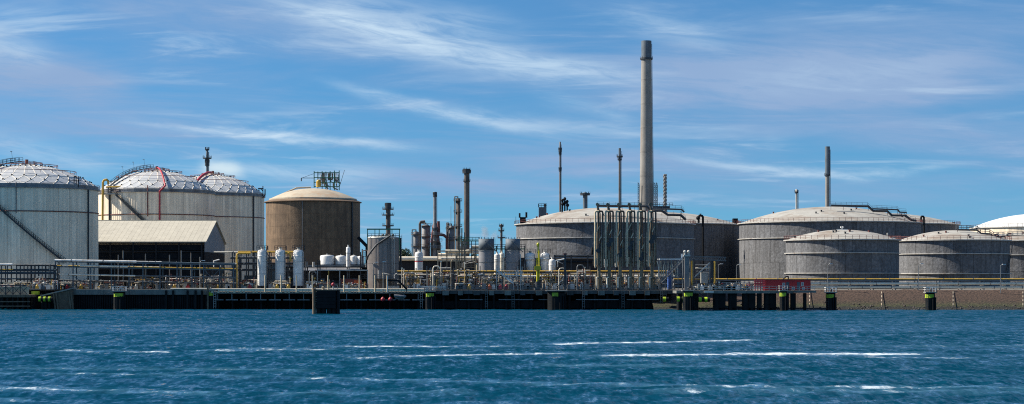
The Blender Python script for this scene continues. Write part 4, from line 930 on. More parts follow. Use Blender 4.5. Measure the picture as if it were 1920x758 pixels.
# ---------------------------------------------------------------- chimneys and refinery columns
def stack(px, Y, py0, py1, r0, r1, mat_, label, cap=None, rings=(), name='chimney', n=16, cat='chimney', ladder=True, base_py=None):
    x = X(px,Y); z1 = Z(py1,Y); zb = GZ; h = z1-zb; f = lambda py: r0+(r1-r0)*((Z(py,Y)-zb)/h)
    t = thing(name, label, cat, (x,Y,GZ), None)
    zc = Z(cap[0],Y) if cap else z1
    q = 24; prof = []
    for k in range(q+1):
        z = zb+(zc-zb)*k/q; prof.append((r0+(r1-r0)*((z-zb)/h), z))
    if not cap: prof += [(prof[-1][0]*0.8,zc),(prof[-1][0]*0.8,zc-2)]
    m = MB(); m.lathe((x,Y), prof, n); m.build('shaft', mat_, t)
    if cap:
        r = cap[2]; m = MB(); m.lathe((x,Y), [(r*0.6,zc-0.1),(r,zc),(r,z1),(r*0.85,z1),(r*0.85,z1-2),(0.01,z1-2.1)], n, True); m.build('dark_cap', cap[1], t)
    for py, w, hh_ in rings:
        m = MB(); z = Z(py,Y); m.lathe((x,Y), [(f(py)*0.9,z-hh_/2),(f(py)+w,z-hh_/2),(f(py)+w,z+hh_/2),(f(py)*0.9,z+hh_/2)], n, True)
        for k in range(8):
            a = 2*math.pi*k/8; m.beam((x+(f(py)+w)*math.cos(a),Y+(f(py)+w)*math.sin(a),z),(x+(f(py)+w)*math.cos(a),Y+(f(py)+w)*math.sin(a),z+1.2),0.15)
        m.build('ring_platform', 'dark_steel', t)
    if ladder:
        m = MB(); r_ = max(r0,r1)
        m.ladder((x+r0*0.99+0.2,Y-0.3,zb),(x+r1+0.25,Y-0.3,z1-1.5),0.8,0.15,2.2,(0,1,0)); m.build('ladder','stack_dark',t)
    return t
big = stack(1212,900,530,77,3.75,2.35,'stack_concrete','tall pale concrete chimney with dark cap, the highest thing in view',(108,'stack_dark',2.45),((110.5,0.55,0.9),),n=28)
for py in (150,195,240,285,330):
    z = Z(py,900); r = 3.75+(2.35-3.75)*((z-GZ)/(Z(77,900)-GZ)); m = MB(); m.arc((X(1212,900),900),r-0.1,r+0.06,z-0.2,z+0.2,n=28); m.build('joint_band','stack_concrete',big)
m = MB(); Yc = 896
for p in (1197.5,1227.5,1231.5):
    for dy in (0,2): m.beam((X(p-1.2,Yc),Yc+dy,GZ),P(p-1.2,342,Yc+dy),0.25); m.beam((X(p+1.2,Yc),Yc+dy,GZ),P(p+1.2,346,Yc+dy),0.25)
    for py in range(344,520,8): m.beam(P(p-1.2,py,Yc),P(p+1.2,py,Yc),0.3); m.beam(P(p-1.2,py,Yc),P(p+1.2,py+8,Yc),0.15)
m.build('side_lattice','stack_rust',big)
stack(1050.3,1000,530,266,0.62,0.42,'stack_rust','thin rusty flare stack left of the loading arms, two small platforms',None,((281,0.5,2.2),(289,0.3,1.2),(318,0.35,2.0)),'flare_stack',10,'flare stack')
stack(1162,980,530,278,0.75,0.55,'stack_rust','thin flare stack rising directly above the loading arms',(291,'stack_dark',0.62),((294,1.0,0.8),(300,0.5,0.6)),'flare_stack',10,'flare stack')
stack(1097,860,530,361,1.05,0.98,'stack_dark','short stubby vent with flat collar behind the wide dome',None,((364.5,1.3,1.0),),'vent_stack',12,'vent stack')
t = stack(1247,950,530,327,0.72,0.72,'stack_concrete','slim chimney wound with spiral strakes right of the tall chimney',None,(),'spiral_chimney',10,'chimney',False)
m = MB(); x = X(1247,950); zb, z1 = GZ, Z(327,950)
for o in range(3):
    pts = [(x+0.85*math.cos(o*2.094+k*0.42),950+0.85*math.sin(o*2.094+k*0.42),zb+(z1-zb)*k/150) for k in range(151)]
    for a,b in zip(pts[:-1],pts[1:]): m.beam(a,b,0.18,0.3)
m.build('spiral_strake','stack_concrete',t)
stack(1493.5,900,530,355,0.55,0.48,'pale_steel','short slim pale chimney left of the dark-topped one',None,((361,0.4,0.8),),'chimney',10)
t = stack(1551.5,900,530,275,1.15,1.0,'stack_concrete','slender chimney with long dark blue-grey top section',(328,'stack_dark',1.2),((329.5,0.35,0.5),),'chimney',14)
stack(388.5,840,530,279,0.75,0.50,'stack_dark','dark vent mast rising behind the rear panel-domed tank',None,((281,0.4,0.6),(297,1.4,0.5),(305,0.5,3.0)),'vent_mast',10,'vent mast')
stack(875,960,530,317,1.45,1.30,'stack_rust','tall dark stack, highest of the refinery cluster, with crown platform',None,((322,0.9,1.8),(319,0.5,1.2),(340,0.5,0.5)),'chimney',14)
stack(815.5,980,530,360,0.95,0.85,'column_steel','rough grey stack above the rusty furnace left of the dark stack',None,((365,0.2,2.5),(430,0.6,1.0)),'chimney',12)
stack(727.5,900,530,383,1.15,1.0,'stack_rust','stubby banded vent tower rising behind the green-railed tank',None,((386,0.5,2.8),(392.5,1.7,0.5),(403.5,1.9,0.5),(423.5,1.7,0.5)),'vent_tower',12,'vent tower')
stack(940,950,530,420,0.75,0.5,'stack_rust','small dark vent tower between the two grey cylinders',None,((424,0.6,1.0),(433,0.9,0.6),(446,1.3,0.6)),'vent_tower',10,'vent tower')
m = MB(); o = thing('equipment_tower','squat dark equipment tower peeking over the left of the wide dome','equipment tower',(X(1017,720),720,GZ))
m.box(X(1010,720),X(1024.5,720),718,722,GZ,Z(389,720)); m.build('tower_wall','stack_dark',o)
m = MB(); m.railing([P(1009.5,389,718),P(1025,389,718)],1.4,1.0,0.07,2); m.cyl(P(1022,389,719),P(1022,382,719),0.35); m.cyl(P(1010,389,719),P(1010,382,719),0.15); m.build('roof_equipment','black_steel',o)
o = thing('pipe_cluster','cluster of dark upright vent pipes beside the left flare stack','vent pipes',(X(1058,720),720,GZ))
for p, py in ((1054.5,373),(1059,370),(1063.5,375)):
    m = MB(); m.cyl((X(p,720),720,GZ),P(p,py,720),0.3); m.ball(P(p,py+3,720),0.6,8,5); m.ball(P(p+0.6,py+10,720),0.7,8,5); m.build('vent_pipe','black_steel',o)

def process_column(px, Y, py1, r, mat_, label, plats=(), dome=True, extra=None):
    x = X(px,Y); z1 = Z(py1,Y)
    t = thing('process_column', label, 'process column', (x,Y,GZ), 'refinery columns in the distance')
    m = MB(); prof = [(r,GZ),(r,z1-r*0.5),(r*0.8,z1-r*0.2),(r*0.4,z1),(0.02,z1+0.02)] if dome else [(r,GZ),(r,z1),(0.02,z1+0.01)]
    m.lathe((x,Y), prof, 14); m.build('vessel', mat_, t)
    for py in plats:
        z = Z(py,Y); m = MB(); m.lathe((x,Y), [(r*0.9,z-0.15),(r+1.0,z-0.15),(r+1.0,z+0.15),(r*0.9,z+0.15)], 12, True)
        for k in range(10):
            a = 6.283*k/10; m.beam((x+(r+1)*math.cos(a),Y+(r+1)*math.sin(a),z),(x+(r+1)*math.cos(a),Y+(r+1)*math.sin(a),z+1.2),0.12)
        m.ringtube((x,Y), r+1, z+1.2, 0.08, 12); m.build('platform', 'stack_rust', t)
    m = MB(); m.ladder((x+r+0.3,Y-0.4,GZ),(x+r+0.3,Y-0.4,z1),0.7,0.12,1.5,(0,1,0)); m.build('ladder','stack_dark',t)
    m = MB(); m.tube([(x-r-0.45,Y-0.5,GZ),(x-r-0.45,Y-0.5,z1+0.8),(x,Y-0.5,z1+0.8),(x,Y-0.5,z1-0.2)],0.28); m.build('overhead_pipe','stack_rust',t)
    return t
process_column(780,980,434,1.55,'column_steel','leftmost squat grey refinery column with pipe loop at its head',(440,462))
process_column(798.5,990,421,2.3,'column_steel','broad grey refinery column with platforms next to the rough grey stack',(424,444,463))
process_column(846.5,985,423,1.5,'column_steel','pale grey refinery column just left of the tall dark twin',(428,450))
process_column(858.5,970,372,1.15,'stack_rust','tall thin dark refinery column beside the highest stack',(377,398,425,448),False)
process_column(841,1000,421,0.5,'stack_rust','thin rusty refinery riser between furnace and pale column',(430,),False)
process_column(870,940,452,0.9,'column_steel','short refinery column at the foot of the highest stack',(458,470))
process_column(905,960,470,1.2,'column_steel','low refinery drum column behind the left grey cylinder',(475,))
o = thing('furnace','rusty red furnace with bent flue below the rough grey stack','furnace',(X(818,985),985,GZ))
m = MB(); m.box(X(808,985),X(826,985),981,989,GZ,Z(455,985)); m.build('furnace_box','stack_rust',o)
m = MB(); m.lathe((X(816,985),985),[(2.6,Z(455,985)),(1.6,Z(425,985)),(1.0,Z(418,985))],12); m.build('flue_hood','rust_red',o)
m = MB(); m.tube([P(822,415,984),P(823,440,984),P(832,441,984),P(838,446,984),P(838,475,984)],0.75,8); m.build('bent_flue','rust_red',o)
m = MB(); m.tube([P(787,470,984),P(787,420,984),P(789,416,984),P(797,415,984)],0.6,8); m.build('overhead_duct','stack_rust',o)
for py in (440,452,465):
    m = MB(); m.box(X(803,978),X(829,978),976,980,Z(py,978)-0.2,Z(py,978)); m.railing([P(803,py,976),P(829,py,976)],1.2,1.5,0.08,2); m.build('gallery','column_steel',o)
o = thing('guyed_mast','hair-thin radio mast among the refinery columns','mast',(X(845.5,1050),1050,GZ))
m = MB(); m.cyl((X(845.5,1050),1050,GZ),P(845.5,387,1050),0.22,0.12,n=5); m.build('pole','stack_dark',o)

# ---------------------------------------------------------------- tanks and vessels in the yard
def ribbed_tank():
    Y = 530; pxc, Rpx = 718.5, 29.5; R = Rpx/S(Y); c = (X(pxc,Y),Y); zt = Z(446,Y)
    t = thing('ribbed_tank','upright silver ribbed tank with green frame around its top','storage tank',(c[0],c[1],GZ))
    m = MB(); m.lathe(c,[(R-0.2,GZ),(R-0.2,zt)],32); m.build('core_wall','tank_core',t)
    zs = [GZ, GZ+(zt-GZ)*0.5, zt]
    for a, b in zip(zs[:-1],zs[1:]): plates(t,c,R,a,b-0.05,18,'silver_cladding','cladding_panel',corr=0.04,gap=0.05)
    m = MB(); m.lathe(c,[(R+0.12,zt-0.1),(R+0.12,zt+0.1),(R*0.6,zt+0.55),(0.02,zt+0.8)],32); rf = m.build('roof','pale_steel',t)
    fr = MB()
    for p in (689,703,711,735,749):
        fr.beam(P(p,446 if p not in (689,749) else 470,Y-3),P(p,430,Y-3),0.2)
    fr.beam(P(688,430,Y-3),P(750.5,430,Y-3),0.35); fr.beam(P(688,430,Y+3),P(750.5,430,Y+3),0.35); fr.beam(P(689,430,Y-3),P(689,430,Y+3),0.3); fr.beam(P(749,430,Y-3),P(749,430,Y+3),0.3); fr.beam(P(689,442,Y-3),P(749,442,Y-3),0.12)
    fr.build('top_frame','green_paint',t)
    m = MB(); m.railing([P(690,445,Y-R-0.1),P(748,445,Y-R-0.1)],1.0,1.0,0.04,2)
    for p in (718,724,730,737): m.cyl(P(p,446,Y-2),P(p,441,Y-2),0.18); m.ball(P(p,441,Y-2),0.35,8,5)
    m.build('roof_fittings','stack_rust',rf)
    w = [P(732,442,Y-R-0.4),P(706,459,Y-R-0.4),P(697,470,Y-R-0.4),P(690,480,Y-R-0.2),P(688,487,Y-R+1)]
    m = MB(); m.tube(w,0.28,7); m.build('sloping_pipe','dark_steel',t)
    for p in (735,739): m = MB(); m.cyl((X(p,Y-R),Y-R*0.88,GZ),P(p,446,Y-R*0.88),0.14); m.build('down_pipe','pale_steel',t)
    m = MB(); m.cyl((X(751,Y),Y,GZ),P(751,446,Y),0.25); m.ladder((X(751.5,Y),Y-0.6,GZ),P(751.5,440,Y-0.6),0.6,0.1); m.build('ladder','dark_steel',t)
ribbed_tank()

def vessel(px, w, py1, py0, Y, mat_, label, name='pressure_vessel', band=None, taper=None, legs=True, plat=True, group='upright vessels in the process area', n=20):
    r = w/2/S(Y); x = X(px,Y); z1 = Z(py1,Y); z0 = Z(py0,Y)
    t = thing(name, label, 'pressure vessel', (x,Y,GZ), group)
    h = r*0.55
    if taper: prof = [(r*0.45,z0),(r*0.55,z0+1),(r*0.8,z0+(z1-z0)*0.45),(r*0.9,z0+(z1-z0)*0.60)]
    else: prof = [(r,z0)]
    zc = z1-h-1.2
    prof += [(r if not taper else r*0.9, zc),(r,zc+0.05),(r,z1-h),(r*0.88,z1-h*0.45),(r*0.55,z1-h*0.12),(0.02,z1)]
    m = MB(); m.lathe((x,Y),prof,n); sh = m.build('shell',mat_,t)
    for f in (0.33,0.66):
        z = z0+(z1-z0)*f
        if not taper: m = MB(); m.arc((x,Y),r-0.05,r+0.035,z-0.06,z+0.06,n=n); m.build('weld_ring','pale_steel',sh)
    m = MB(); m.lathe((x,Y),[(r+0.05,zc+0.1),(r+0.05,zc+0.35),(r*0.98,zc+0.4)],n); m.build('collar',mat_,sh)
    m = MB(); m.cyl((x,Y,z1-0.1),(x,Y,z1+0.45),r*0.3,n=10); m.cyl((x,Y,z1+0.4),(x,Y,z1+0.55),r*0.42,n=10); m.build('nozzle',mat_,t)
    if z0 > GZ+0.3:
        m = MB()
        for k in range(4):
            a = math.pi/4+k*math.pi/2; m.beam((x+r*0.6*math.cos(a),Y+r*0.6*math.sin(a),GZ),(x+r*0.6*math.cos(a),Y+r*0.6*math.sin(a),z0+0.5),0.2)
        m.build('support_frame','grey_steel',t)
    if band:
        z = Z(band[0],Y); m = MB(); m.arc((x,Y),r-0.02,r+0.03,z-0.14,z+0.14,n=n); m.build('band',band[1],t)
    if plat:
        m = MB(); z = z1-0.1; m.railing([(x-r*1.1,Y-r*0.6,z),(x+r*1.1,Y-r*0.6,z),(x+r*1.1,Y+r*0.6,z)],1.1,0.7,0.05,2); m.build('top_railing','dark_steel',t)
        m = MB(); m.ladder((x-r*0.75,Y-r*0.75,z0),(x-r*0.75,Y-r*0.75,z1),0.45,0.05); m.build('ladder','pale_steel',t)
        m = MB(); m.cyl((x+r*0.95,Y-r*0.55,GZ),(x+r*0.95,Y-r*0.55,z1-0.5),0.11); m.build('side_pipe','grey_steel',t)
    return t
V3 = 'upright vessels in the process area'
vessel(492,18,468,536,511.5,'white_paint','tall white vessel by yellow pipe bend, left one of three')
vessel(526,19,468,536,511.5,'white_paint','tall white vessel, middle one of the three before the brown tank')
vessel(559.5,20,468,536,511.5,'white_paint','tall white vessel, right one of the three before the brown tank')
vessel(785.5,15,472,520,555,'white_paint','plain white vessel with single thin red band',band=(490.5,'red_pipe'),plat=False)
def two_tone(px, w, label, py1=448):
    Y = 527; r = w/2/S(Y); x = X(px,Y); z1 = Z(py1,Y); zm = Z(470,Y); zb = Z(492,Y)
    t = thing('settling_cylinder', label, 'tank', (x,Y,GZ), 'two-tone grey cylinders')
    m = MB(); m.lathe((x,Y),[(r,GZ),(r,zm)],24); m.build('lower_shell','two_tone_grey',t)
    m = MB(); m.lathe((x,Y),[(r*0.9,zm),(r+0.02,zm+0.02),(r+0.02,z1),(r*0.85,z1),(r*0.85,z1-1.5),(0.02,z1-1.6)],24); m.build('upper_shell','stack_dark',t)
    m = MB(); m.arc((x,Y),r-0.1,r+0.14,zm-0.12,zm+0.12,n=24); m.arc((x,Y),r-0.1,r+0.08,zb-0.08,zb+0.08,n=24); m.build('stiffening_ring','grey_steel',t)
    m = MB()
    for k in range(14):
        a = 6.283*k/14; m.beam((x+r*math.cos(a),Y+r*math.sin(a),z1),(x+r*math.cos(a),Y+r*math.sin(a),z1+0.45),0.12)
    m.build('rim_lugs','dark_steel',t)
    m = MB(); m.ladder((x+r+0.25,Y,GZ),(x+r+0.25,Y,z1),0.5,0.08,0.7,(0,1,0)); m.build('ladder','dark_steel',t)
    m = MB(); m.beam((x-r*0.2,Y-r-0.2,Z(452,Y)),(x+r*1.4,Y-r*0.6,Z(473,Y)),0.2); m.build('inclined_strut','grey_steel',t)
two_tone(912,29,'dark-topped grey cylinder left of the white angled stair')
two_tone(961.5,27,'dark-topped grey cylinder behind the white angled stair')
vessel(932,11,476,520,533,'white_paint','small white vessel beside the left grey cylinder',plat=False)
vessel(941,9,474,520,536,'lagged_pipe','small cream vessel tucked between the two grey cylinders',plat=False)
vessel(994,19,474,519,527,'white_paint','tapered white vessel left of the yellow crane',taper=True)
vessel(1022,18,474,519,527,'white_paint','tapered white vessel right of the yellow crane',taper=True)
vessel(1035.5,13,486,518,523,'white_paint','short plain white vessel overlapping the tapered one',plat=False)
vessel(903,9,474,520,532,'white_paint','slim white vessel partly behind the left grey cylinder',plat=False)
vessel(653,8,463,500,537,'white_paint','thin white column on the low building before the brown tank',plat=False)

def low_building():
    Y = 540; x0, x1 = X(480,Y), X(690,Y); zr = Z(500,Y)
    t = thing('process_building','low dark flat-roofed building with small white tanks on top','building',((x0+x1)/2,Y,GZ))
    m = MB(); m.box(x0,x1,Y,Y+14,GZ,zr); m.build('wall','building_wall',t)
    m = MB(); m.box(x0-0.4,x1+0.4,Y-0.8,Y+14.4,zr,zr+0.4); rf = m.build('roof','grey_steel',t)
    n = 7
    for k in range(n):
        a = X(556,Y)+(x1-X(556,Y))*k/n; b = X(556,Y)+(x1-X(556,Y))*(k+1)/n
        m = MB(); m.add([(a+.03,Y-4.5,zr-1.1),(b-.03,Y-4.5,zr-1.1),(b-.03,Y,zr-0.1),(a+.03,Y,zr-0.1),(a+.03,Y-4.5,zr-1.25),(b-.03,Y-4.5,zr-1.25),(b-.03,Y,zr-0.25),(a+.03,Y,zr-0.25)],[(0,1,2,3),(7,6,5,4),(0,4,5,1),(1,5,6,2),(2,6,7,3),(3,7,4,0)]); m.build('canopy_sheet','column_steel',t)
    for p in (500,520,545,575,600,625,660,680):
        m = MB(); m.box(X(p,Y),X(p+9,Y),Y-0.12,Y-0.01,GZ,GZ+3.2); m.build('bay_door','shed_dark' if p%3 else 'blue_steel',t)
low_building()
def roof_tank(px0, px1, py1, py0, label, Y=541):
    r = (px1-px0)/2/S(Y); x = X((px0+px1)/2,Y); z0 = Z(500,Y)+0.42; z1 = Z(py1,Y)
    t = thing('roof_tank', label, 'tank', (x,Y+3,z0), 'small white tanks on the low building'); c = (x,Y+3)
    m = MB(); m.lathe(c,[(r,z0+0.2),(r,z1-0.5),(r*0.9,z1-0.15),(r*0.4,z1),(0.02,z1+0.05)],18); m.build('shell','white_paint',t)
    m = MB(); m.arc(c,r-0.1,r+0.12,z0,z0+0.25,n=18); m.build('base_ring','grey_steel',t)
    m = MB(); m.cyl((x,Y+3,z1),(x,Y+3,z1+0.4),0.2); m.build('vent','grey_steel',t)
roof_tank(598,625,478,497,'small round white tank, leftmost on the low building roof')
roof_tank(627,648,479,497,'small round white tank, second from left on the low building roof')
roof_tank(655,668,479,498,'small round white tank right of the thin column on the roof')
roof_tank(668,682,480,498,'small round white tank at the right end of the low building roof')
def canopy_frame():
    Y = 514
    t = thing('pipe_gantry','white goalpost gantry frame ahead of the low building','gantry',(X(620,Y),Y,GZ))
    for p in (595,616,637): m = MB(); m.beam((X(p,Y),Y,GZ),P(p,506.5,Y),0.22); m.build('post','pale_steel' if p!=616 else 'yellow_paint',t)
    m = MB(); m.beam(P(594,506.5,Y),P(690,507,Y),0.3); m.beam(P(637,506.5,Y),P(637,506.5,Y+4),0.2); m.build('beam','pale_steel',t)
    m = MB(); m.beam((X(689,Y),Y,GZ),P(689,507,Y),0.22); m.build('post','pale_steel',t)
canopy_frame()
def container(px0, px1, py1, Y, mat_, label, group=None):
    x0, x1 = X(px0,Y), X(px1,Y); z1 = Z(py1,Y); t = thing('container',label,'container',((x0+x1)/2,Y,GZ),group)
    m = MB(); m.box(x0,x1,Y,Y+3,GZ+0.15,z1); m.build('body',mat_,t)
    k = x0+0.3
    m = MB()
    while k < x1-0.3: m.box(k,k+0.25,Y-0.06,Y-0.005,GZ+0.3,z1-0.15); k += 0.6
    m.build('corrugation',mat_,t)
    m = MB(); m.box(x0-0.04,x1+0.04,Y-0.08,Y+3.05,GZ+0.02,GZ+0.2); m.box(x0-0.04,x1+0.04,Y-0.08,Y+3.05,z1-0.1,z1+0.06); m.build('frame','dark_steel',t)
container(636,670,523,530,'rust_red','rust-brown container under the goalpost gantry')
container(664,676,525,524,'orange_paint','bright orange crate left of the ribbed tank')
container(458,483,517,530,'blue_steel','blue-grey cabin behind the left white vessel')
container(503,517,496,528,'blue_steel','tall dark blue cabinet between two white vessels')
container(1253,1262,506,512,'blue_cloth','small blue cabin behind the gangway stair')
container(340,368,522,513,'column_steel','grey cabinet among posts of the left pipe rack')
def long_building():
    Y = 600; x0, x1 = X(735,Y), X(1120,Y); zr = Z(487,Y)
    t = thing('long_building','long low dark building with cream roof edge across the middle','building',((x0+x1)/2,Y,GZ))
    n = 12
    for k in range(n):
        a = x0+(x1-x0)*k/n; b = x0+(x1-x0)*(k+1)/n; m = MB(); m.box(a+0.04,b-0.04,Y,Y+0.4,GZ,zr); m.build('wall_panel','building_wall',t)
    m = MB(); m.box(x0,x1,Y+0.4,Y+14,GZ,zr); m.build('core','shed_dark',t)
    xe = X(905,Y)
    m = MB(); m.box(x0-0.3,xe,Y-0.3,Y+14.5,zr,zr+0.5); m.build('roof','building_wall',t)
    m = MB(); m.cyl((x0,Y-1.0,zr+0.3),(xe,Y-1.0,zr+0.3),0.7,n=12); m.build('eaves_pipe','bright_lagging',t)
    m = MB(); m.box(xe,x1,Y-0.6,Y+14.5,zr,zr+0.6); m.build('roof','building_wall',t)
long_building()

# ---------------------------------------------------------------- pipe racks
def rack(label, px0, px1, Y, posts, levels, depth=4.0, slope=0.0, top=None, brace=(), postmat='blue_steel', pw=0.28, name='pipe_rack'):
    """levels: (py, [(dy, radius, material)], beam?)"""
    t = thing(name, label, 'pipe rack', (X((px0+px1)/2,Y),Y,GZ), 'pipe racks along the quay')
    ptop = top if top is not None else min(l[0] for l in levels)-1
    for p in posts:
        for d in (0, depth):
            m = MB(); m.beam((X(p,Y),Y+d,GZ),(X(p,Y),Y+d,Z(ptop+slope*(p-px0),Y)),pw); m.build('post',postmat,t)
    for py, pipes, bm in levels:
        z = Z(py,Y)
        for p in posts:
            m = MB(); m.beam((X(p,Y),Y-0.2,z-0.05-slope*(p-px0)/S(Y)),(X(p,Y),Y+depth+0.2,z-0.05-slope*(p-px0)/S(Y)),0.2); m.build('cross_beam',postmat,t)
        if bm: m = MB(); m.beam((X(px0,Y),Y-0.1,z-0.12),(X(px1,Y),Y-0.1,z-0.12-slope*(px1-px0)/S(Y)),0.16,0.3); m.build('beam',postmat,t)
        for q in pipes:
            dy, r, mt = q[:3]; a, b = q[3:5] if len(q) > 3 else (px0,px1)
            za = z+r-slope*(a-px0)/S(Y); zb = z+r-slope*(b-px0)/S(Y); xa, xb = X(a,Y), X(b,Y)
            m = MB(); m.cyl((xa,Y+dy,za),(xb,Y+dy,zb),r,n=8); pp = m.build('pipe',mt,t)
            if r > 0.13:
                m = MB(); k = xa+2+random.random()*4
                while k < xb-1:
                    zz = za+(zb-za)*(k-xa)/(xb-xa); m.cyl((k-0.08,Y+dy,zz),(k+0.08,Y+dy,zz),r+0.09,n=8); k += random.uniform(5,9)
                if m.v: m.build('flange','grey_steel' if mt != 'dark_steel' else 'lagged_pipe',pp)
    for a, b, p0, p1 in brace:
        m = MB(); m.beam(P(a,p0,Y),P(b,p1,Y),0.14); m.beam(P(a,p1,Y+0.02),P(b,p0,Y+0.02),0.14); m.build('brace',postmat,t)
    return t
WP, YP, DP, BP, GP = 'lagged_pipe','yellow_paint','dark_steel','blue_steel','grey_steel'
rack('tall pipe rack with white and yellow pipes before the left shed',103,440,506,[104,137,170,209,242,268,300,332,360,382,412,438],
     [(490,[(-0.2,0.28,'white_paint',103,256),(1.2,0.2,BP),(2.2,0.24,'white_paint',110,300),(3.2,0.2,WP,300,440)],True),(499.5,[(0.2,0.18,YP,128,440),(-0.2,0.24,WP,150,240),(1.0,0.26,WP,115,300),(2.0,0.18,YP),(3.0,0.16,DP)],True),(516,[(-0.3,0.2,WP,112,254),(1.8,0.2,GP)],False),(527,[(1.0,0.15,DP),(2.4,0.2,'rust_red',320,420),(3.2,0.2,GP)],False)],
     slope=0.018,brace=((137,170,518,537),(268,300,518,537),(382,412,505,537)))
rack('lower pipe rack with many closely spaced posts at the left edge',-40,103,505,[-34,-20,-8,3,14,31,38,45,52,58,66,72,79,85,95,101],
     [(498,[(-0.3,0.26,'white_paint',-40,24),(1.2,0.18,BP),(2.2,0.2,WP)],False),(507,[(0.2,0.18,YP,-40,24),(1.0,0.18,WP,90,103),(2.0,0.2,BP)],True),(512.5,[(0.1,0.2,BP),(1.4,0.2,GP)],True),(524,[(0.8,0.16,GP,-40,60),(2.0,0.18,DP)],False),(532,[(0.3,0.16,'green_paint',-40,48),(1.6,0.18,'pale_steel',-40,90)],False)],top=496,postmat='dark_steel',pw=0.22)
rack('pipe rack beneath the yellow bend between shed and white vessels',432,560,518,[436,448,462,478,505,540],
     [(474,[(0.2,0.24,YP,446,558),(1.0,0.2,WP,400,446)],False),(484,[(0.5,0.2,GP),(2.0,0.2,WP)],True),(495,[(0.5,0.18,DP),(1.8,0.2,GP),(2.6,0.15,'white_paint')],True),(507,[(0.5,0.2,DP),(1.8,0.2,'stack_rust')],True)],postmat='dark_steel',top=473)
o = thing('yellow_pipe_bend','yellow pipe bending down beside the left white vessel','pipe',(X(444,511),511,GZ))
m = MB(); m.tube([P(470,475,511),P(448,475,511),P(445,476.5,511),P(444,480,511),(X(444,511),511,GZ)],0.26,8); m.build('pipe','yellow_paint',o)
m = MB(); m.tube([P(530,475,511),P(542,475,511),P(544.5,478,511),P(544.5,490,511)],0.26,8); m.build('pipe','yellow_paint',o)
rack('long pipe rack carrying the yellow line behind the white angled stair',745,1265,517,[748,772,800,826,848,872,900,930,965,1000,1030,1060,1090,1120,1150,1180,1210,1240,1264],
     [(510,[(-0.2,0.19,YP,745,1110),(1.2,0.2,YP,880,1265),(2.2,0.2,WP)],True),(516.5,[(0.1,0.18,'yellow_paint',900,1110),(1.4,0.2,WP),(2.6,0.2,GP)],True),(520,[(-0.6,0.26,'white_paint',975,1265),(0.6,0.18,WP,1040,1265)],False),(526,[(0.1,0.15,GP),(1.4,0.2,DP),(2.6,0.2,'stack_rust')],True),(533,[(0.1,0.15,WP),(1.4,0.2,GP),(2.6,0.2,'olive_steel')],False)],postmat='dark_steel',top=509,pw=0.24)
rack('low pipe rack with yellow top line along the brown bank at right',1264,1990,507,[1264+41.5*k for k in range(18)],
     [(525,[(0.1,0.20,YP),(1.2,0.2,YP),(2.4,0.2,WP)],True),(534.5,[(0.0,0.34,'bright_lagging',1520,1990),(1.2,0.2,DP),(2.2,0.2,'white_paint')],False),(541.0,[(0.0,0.28,'bright_lagging',1300,1990),(1.2,0.2,DP)],False)],postmat='column_steel',top=523.5,pw=0.22)

